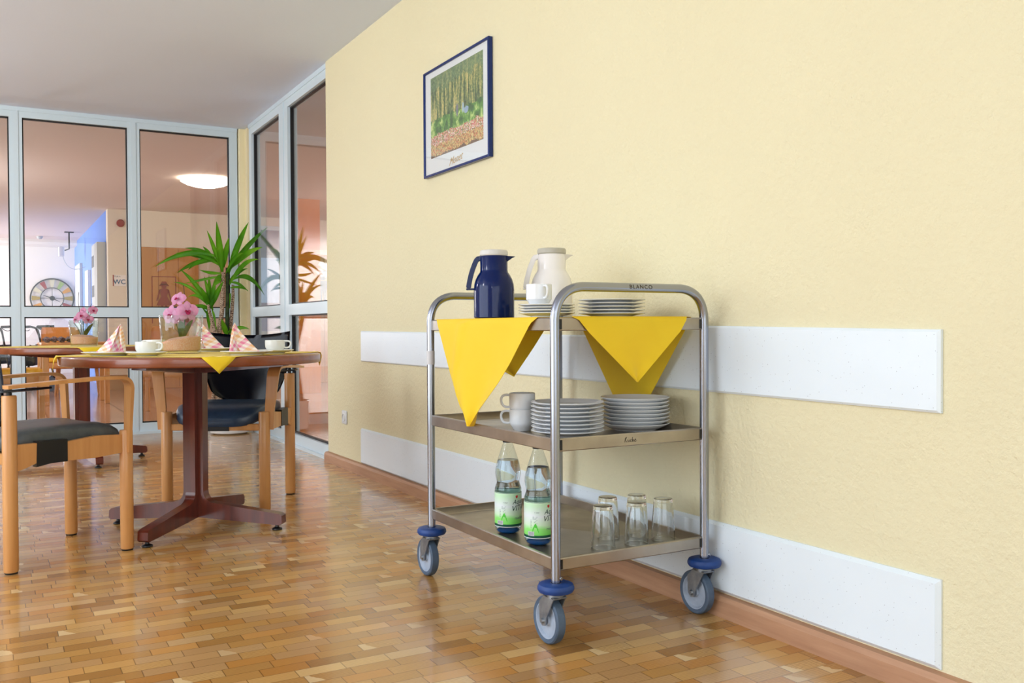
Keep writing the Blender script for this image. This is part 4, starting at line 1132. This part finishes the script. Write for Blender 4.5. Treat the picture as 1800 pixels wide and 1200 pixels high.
def hdoor(name, x0, x1, zt_, m, label, fig=None):
    b = B(); bx(b, x0, x1, 13.455, 13.499, .0, zt_, .004, 1); o = struct(name, b, m, label=label)
    for xs in [x0+(x1-x0)*k for k in (.33, .66)]:
        b = B(); bx(b, xs-.004, xs+.004, 13.4535, 13.456, .02, zt_-.02); struct('panel_joint', b, mat('dark_panel_joint', (150, 96, 52), .6), o)
    if fig:
        b = figure(fig[0], fig[1], fig[2], 13.450, fig[3], fig[4]); struct('cut_out_figure', b, fig[3], o)
        b = B(); w2 = .14; zt2 = fig[1]+fig[2]+.07
        for a in ((fig[0]-w2-.02, fig[0]-w2-.01, .9, zt2), (fig[0]+w2+.01, fig[0]+w2+.02, .9, zt2), (fig[0]-w2-.02, fig[0]+w2+.02, zt2-.01, zt2)): bx(b, a[0], a[1], 13.449, 13.455, a[2], a[3])
        struct('figure_border', b, fig[3], o)
    return o
hdoor('door_1', -.06, .74, 1.95, M_door, 'light wooden washroom door with a red woman figure', (.275, 1.02, .46, M_silh, False))
hdoor('door_2', 2.30, 3.10, 1.93, M_door, 'wooden washroom door with a dark blue man figure', (2.54, 1.20, .42, M_silhb, True))
b = B(); bx(b, 3.1, 5.4, 13.46, 13.499, 0, 1.93); struct('wall_hall_cladding', b, M_orange)
b = B(); bx(b, 1.04, 1.26, 13.2, 13.49, 0, 1.95, .004, 1); struct('trim_2', b, M_door, label='slim wooden pier beside the washroom door')
b = B(); bx(b, 1.55, 1.83, 11.35, 11.6, 0, 1.30); bx(b, 1.55, 1.83, 11.35, 11.6, 1.30, CH-.01)
struct('wall_hall_pillar', b, M_orange)
# roofs seen through the far window
b = B(); bx(b, 0, 12, 30, 38, -.2, .72); struct('wall_outside_building', b, M_snow)
b = B(); bx(b, 1, 10, 42, 50, -.2, 2.0); struct('wall_outside_house', b, M_roof)
# hall lamps
def hlamp(x, y, label, z=CH-.01):
    t = thing('ceiling_lamp', label, 'lamp', (x, y, z), 0, 'round hall ceiling lamps')
    b = B(); lathe(b, [(0, 0), (.10, 0), (.10, -.02), (0, -.02)], 40); mesh('lamp_base', b, M_metalw, t)
    b = B(); lathe(b, [(.16, -.010), (.255, -.030), (.262, -.034), (.255, -.038), (.20, -.066), (.12, -.088), (0, -.096)], 48); mesh('lamp_shade', b, M_lamp, t)
hlamp(.235, 10.33, 'round glowing ceiling lamp seen through the back partition')
hlamp(3.2, 11.0, 'round glowing ceiling lamp seen through the right partition')
# alarm, sign, clock, detector, projector-like camera
p = P_on_y(212, 392, 13.47); b = B(); lathe(b, [(0, 0), (.042, 0), (.052, -.012), (.052, -.03), (.035, -.05), (0, -.052)], 28)
for v in b.verts: v.co = Vector((p.x+v.co.x, 13.498+v.co.z, p.z+v.co.y))
mesh('fire_alarm', b, M_red, label='round red alarm on the cream hall wall above the washroom sign', category='alarm')
p0, p1 = P_on_y(198, 483, 13.49), P_on_y(223, 503, 13.49)
t = thing('washroom_sign', 'white washroom sign with blue letters WC on the cream hall wall', 'sign', (0, 0, 0))
b = B(); bx(b, p0.x, p1.x-.01, 13.488, 13.499, p1.z, p0.z); mesh('sign_plate', b, M_sign, t, smooth=False)
b = B(); bx(b, p0.x, p0.x+.014, 13.484, 13.4878, p1.z, p0.z); mesh('red_edge', b, M_red, t, smooth=False)
b = textmesh('WC', .088, .001, True); place(b, ((p0.x+p1.x)/2-.004, 13.486, p1.z+.03), (1, 0, 0), (0, 0, 1)); mesh('sign_lettering', b, M_signb, t, smooth=False)
b = textmesh('TUR A', .028, .001, False); place(b, ((p0.x+p1.x)/2-.03, 13.486, p0.z-.03), (1, 0, 0), (0, 0, 1)); mesh('small_lettering', b, M_inkgrey, t, smooth=False)
pc = P_on_y(92, 524, 19.15); t = thing('wall_clock', 'large round skeleton wall clock with coloured numeral plates on the far white wall', 'clock', (pc.x, 19.19, pc.z))
def ringm(r0, r1, d):
    b = B(); lathe(b, [(r0, 0), (r1, 0), (r1, d), (r0, d)], 64, close=True)
    for v in b.verts: v.co = Vector((v.co.x, -.03+v.co.z-.0, v.co.y))
    return b
mesh('outer_ring', ringm(.350, .374, .02), M_black, t); mesh('inner_ring', ringm(.188, .202, .02), M_black, t)
for i in range(12):
    a = R(90-30*i); c = ['cream', 'green', 'orange', 'ochre', 'red', 'cream', 'green', 'orange', 'orange', 'ochre', 'cream', 'red'][i]
    b = B(); da, db = R(7.5), R(6.2)
    prism(b, [(.345*math.cos(a-da), .345*math.sin(a-da)), (.345*math.cos(a+da), .345*math.sin(a+da)), (.205*math.cos(a+db), .205*math.sin(a+db)), (.205*math.cos(a-db), .205*math.sin(a-db))], lambda x, z, u: Vector((x, u, z)), -.032, -.026)
    mesh('numeral_plate', b, M_cols[c], t, smooth=False)
for a in (0, 90, 180, 270):
    b = B(); ca, sa = math.cos(R(a)), math.sin(R(a)); tube(b, [(.03*ca, -.02, .03*sa), (.36*ca, -.02, .36*sa)], .004, 6); mesh('wire_spoke', b, M_black, t)
b = B(); lathe(b, [(0, 0), (.045, 0), (.045, .02), (0, .02)], 24)
for v in b.verts: v.co = Vector((v.co.x, -.04+v.co.z, v.co.y))
mesh('hub', b, M_black, t)
for a, l_ in ((-28, .15), (160, .17)):
    b = B(); ca, sa = math.cos(R(a)), math.sin(R(a)); tube(b, [(0, -.045, 0), (l_*ca, -.045, l_*sa)], [.012, .003], 6); mesh('clock_hand', b, M_black, t)
p = P_on_y(110, 440, 17.0); t = thing('surveillance_camera', 'small pale camera hanging from the hall ceiling by the blue wall', 'camera', (p.x, 17.0, 0))
b = B(); bx(b, -.06, .02, -.10, .08, p.z-.10, p.z+.06, .01, 2); mesh('camera_housing', b, M_metalw, t)
b = B(); tube(b, [(.03, 0, p.z), (.10, 0, p.z+.03), (.10, 0, CH-.02)], .012, 8); bx(b, .03, .17, -.05, .05, CH-.022, CH-.0105); mesh('ceiling_bracket', b, M_black, t)
b = B(); tube(b, bez((0, 0, p.z-.09), (.08, 0, p.z-.42), (.36, 0, p.z-.25), 10), .005, 6); mesh('cable', b, M_greym, t)
p = P_on_y(70, 438, 18.0); b = B(); lathe(b, [(0, 0), (.05, 0), (.05, -.02), (.03, -.045), (0, -.05)], 20, p.x, 18.0, CH-.0105); mesh('smoke_detector', b, M_greym, label='small round smoke detector on the hall ceiling', category='detector')
# blue wall furnishings
def wallplate(px0, px1, pyt, pyb, Y, m, name, label, cat, d=.04):
    x = -.43
    # find Y on the blue wall (x=-.43) for both pixel columns
    def on_x(px, py): dd = rt*(px-900)-up*(py-600)+fwd*1613; k = (x-CAMP.x)/dd.x; return CAMP+dd*k
    a, c = on_x(px0, pyt), on_x(px1, pyb); b = B(); bx(b, x-d, x-.001, min(a.y, c.y), max(a.y, c.y), c.z, a.z, .004, 1)
    return mesh(name, b, m, label=label, category=cat)
wallplate(137, 147, 468, 620, 0, M_greym, 'notice_board', 'tall pale notice panel at the far end of the blue wall', 'board', .05)
wallplate(155, 161, 477, 560, 0, M_mat, 'narrow_picture', 'narrow tall framed strip on the blue wall', 'picture', .05)
t = thing('wall_rack', 'grey wall rack with dark openings on the blue wall beside the corner', 'rack', (0, 0, 0))
def on_x(px, py, x): dd = rt*(px-900)-up*(py-600)+fwd*1613; k = (x-CAMP.x)/dd.x; return CAMP+dd*k
a, c = on_x(168, 432, -.50), on_x(189, 640, -.50)
zb = on_x(180, 640, -.5).z; b = B(); bx(b, -.55, -.431, 13.72, 14.45, .3, 2.02, .01, 2); mesh('rack_body', b, M_greym, t)
for i, z_ in enumerate((1.70, 1.28, .86, .45)):
    b = B(); bx(b, -.553, -.49, 14.12, 14.43, z_, z_+.16); mesh('rack_opening', b, mat('dark_opening', (60, 66, 80), .6), t, smooth=False)

def hall_chair(label, loc, rz, seatm, back=True):
    t = thing('hall_chair', label, 'chair', loc, rz, 'wooden chairs in the hall')
    for s in (-1, 1):
        for fx_, hh in ((.22, .44), (-.22, .62)):
            b = B(); bx(b, fx_-.022, fx_+.022, s*.24-.018, s*.24+.018, 0, hh, .004, 1); mesh('leg', b, M_beech, t)
        b = B(); sweep(b, [(.235, s*.24, .40)]+rounded([(.235, s*.24, .45), (.235, s*.24, .66), (.05, s*.24, .665)], .06, 8)[0:]+[Vector((-.25, s*.24, .64))], .05, .014, (0, 1, 0)); mesh('armrest', b, M_beech, t, angle=40)
    b = B(); bx(b, -.22, .22, -.222, .222, .36, .43, .01, 2); mesh('seat_frame', b, M_beechX, t)
    b = B(); bx(b, -.20, .23, -.215, .215, .431, .485, .02, 3); mesh('seat_cushion', b, seatm, t)
    b = B(); N = 14; rows = []
    for j in range(9):
        z = .52+.33*j/8; rows.append([b.verts.new((-.25-(z-.5)*.2+.04*(2*i/N-1)**2, (2*i/N-1)*.215*(1-.06*(j == 8)), z)) for i in range(N+1)])
    for a_, c_ in zip(rows, rows[1:]):
        for i in range(N): b.faces.new((a_[i], a_[i+1], c_[i+1], c_[i]))
    bmesh.ops.solidify(b, geom=b.faces, thickness=.014); mesh('back_panel', b, M_backp, t, angle=60)
    return t
hall_chair('wooden hall chair with yellow seat just beyond the glass on the far left', (-1.66, 9.05, 0), R(0), M_seaty)
hall_chair('wooden hall chair with a bent orange back behind the hall table', (-1.07, 12.35, 0), R(-90), M_seaty)
hall_chair('wooden hall chair with yellow seat beyond the second partition field', (-.33, 9.5, 0), R(-115), M_seaty)
t = thing('hall_table', 'light wooden hall table with a crumpled cloth on it', 'table', (-1.0, 11.35, 0), 0)
b = B(); bx(b, -.35, .35, -.32, .32, .65, .68, .006, 2); mesh('table_top', b, M_beechX, t)
for x_ in (-.3, .3):
    for y_ in (-.27, .27): b = B(); bx(b, x_-.025, x_+.025, y_-.025, y_+.025, 0, .65, .004, 1); mesh('leg', b, M_beech, t)
t = thing('coffee_table', 'low light wooden table in the hall near the washroom wall corner', 'table', (-.86, 12.92, 0), R(-6))
b = B(); bx(b, -.27, .27, -.25, .25, .33, .36, .006, 2); mesh('table_top', b, M_beechX, t)
for x_ in (-.22, .22):
    for y_ in (-.2, .2): b = B(); tube(b, [(x_*1.12, y_*1.1, 0), (x_, y_, .33)], [.014, .02], 12); mesh('leg', b, M_beech, t)
b = B(); N = 12
g = [[b.verts.new((-1.32+.36*i/N, 11.1+.36*j/N, .6815+.05*abs(math.sin(i*1.3+j*.9))+.02*math.sin(j*2.1))) for j in range(N+1)] for i in range(N+1)]
for i in range(N):
    for j in range(N): b.faces.new((g[i][j], g[i+1][j], g[i+1][j+1], g[i][j+1]))
bmesh.ops.solidify(b, geom=b.faces, thickness=.002)
mesh('crumpled_cloth', b, noisy('patterned_dark_cloth', (30, 34, 44), (214, 196, 206), 26, .9), label='crumpled dark and pale patterned cloth on the hall table', category='cloth')
# rollator
def rollator(label, loc, rz):
    t = thing('rollator', label, 'walker', loc, rz)
    for s in (-1, 1):
        b = B(); tube(b, rounded([(-.20, s*.26, .10), (-.12, s*.26, .55), (-.06, s*.25, .84), (.02, s*.25, .86)], .05, 5), .013, 10); mesh('frame_tube', b, M_black, t)
        b = B(); tube(b, [(.20, s*.26, .10), (.02, s*.26, .62)], .013, 10); mesh('frame_tube', b, M_black, t)
        b = B(); tube(b, [(-.06, s*.25, .86), (-.20, s*.25, .865)], .018, 12); mesh('hand_grip', b, M_black, t)
        b = B(); tube(b, bez((-.06, s*.25, .85), (-.14, s*.25, .78), (-.19, s*.25, .82), 8), .005, 6); mesh('brake_lever', b, M_black, t)
        b = B(); tube(b, bez((-.04, s*.25, .82), (-.14, s*.24, .60), (-.02, s*.26, .55), 10), .004, 6); mesh('brake_cable', b, M_black, t)
        for x_ in (-.20, .20):
            b = B(); lathe(b, [(0, -.012), (.06, -.012), (.098, -.014), (.1, 0), (.098, .014), (.06, .012), (0, .012)], 28)
            for v in b.verts: v.co = Vector((x_+v.co.x, s*.29+v.co.z, .1+v.co.y))
            mesh('wheel', b, M_tyre, t)
    b = B(); bx(b, -.14, .10, -.24, .24, .58, .61, .01, 2); mesh('seat', b, M_black, t)
    b = B(); bx(b, -.02, .18, -.2, .2, .34, .56, .03, 3); mesh('shopping_bag', b, noisy('black_nylon', (16, 18, 22), (34, 36, 40), 30, .8), t)
rollator('black rollator walker parked far back in the hall, left of the back vase', (-1.30, 13.9, 0), R(170))
rollator('second black rollator walker further left, mostly hidden by the partition post', (-1.62, 14.9, 0), R(150))
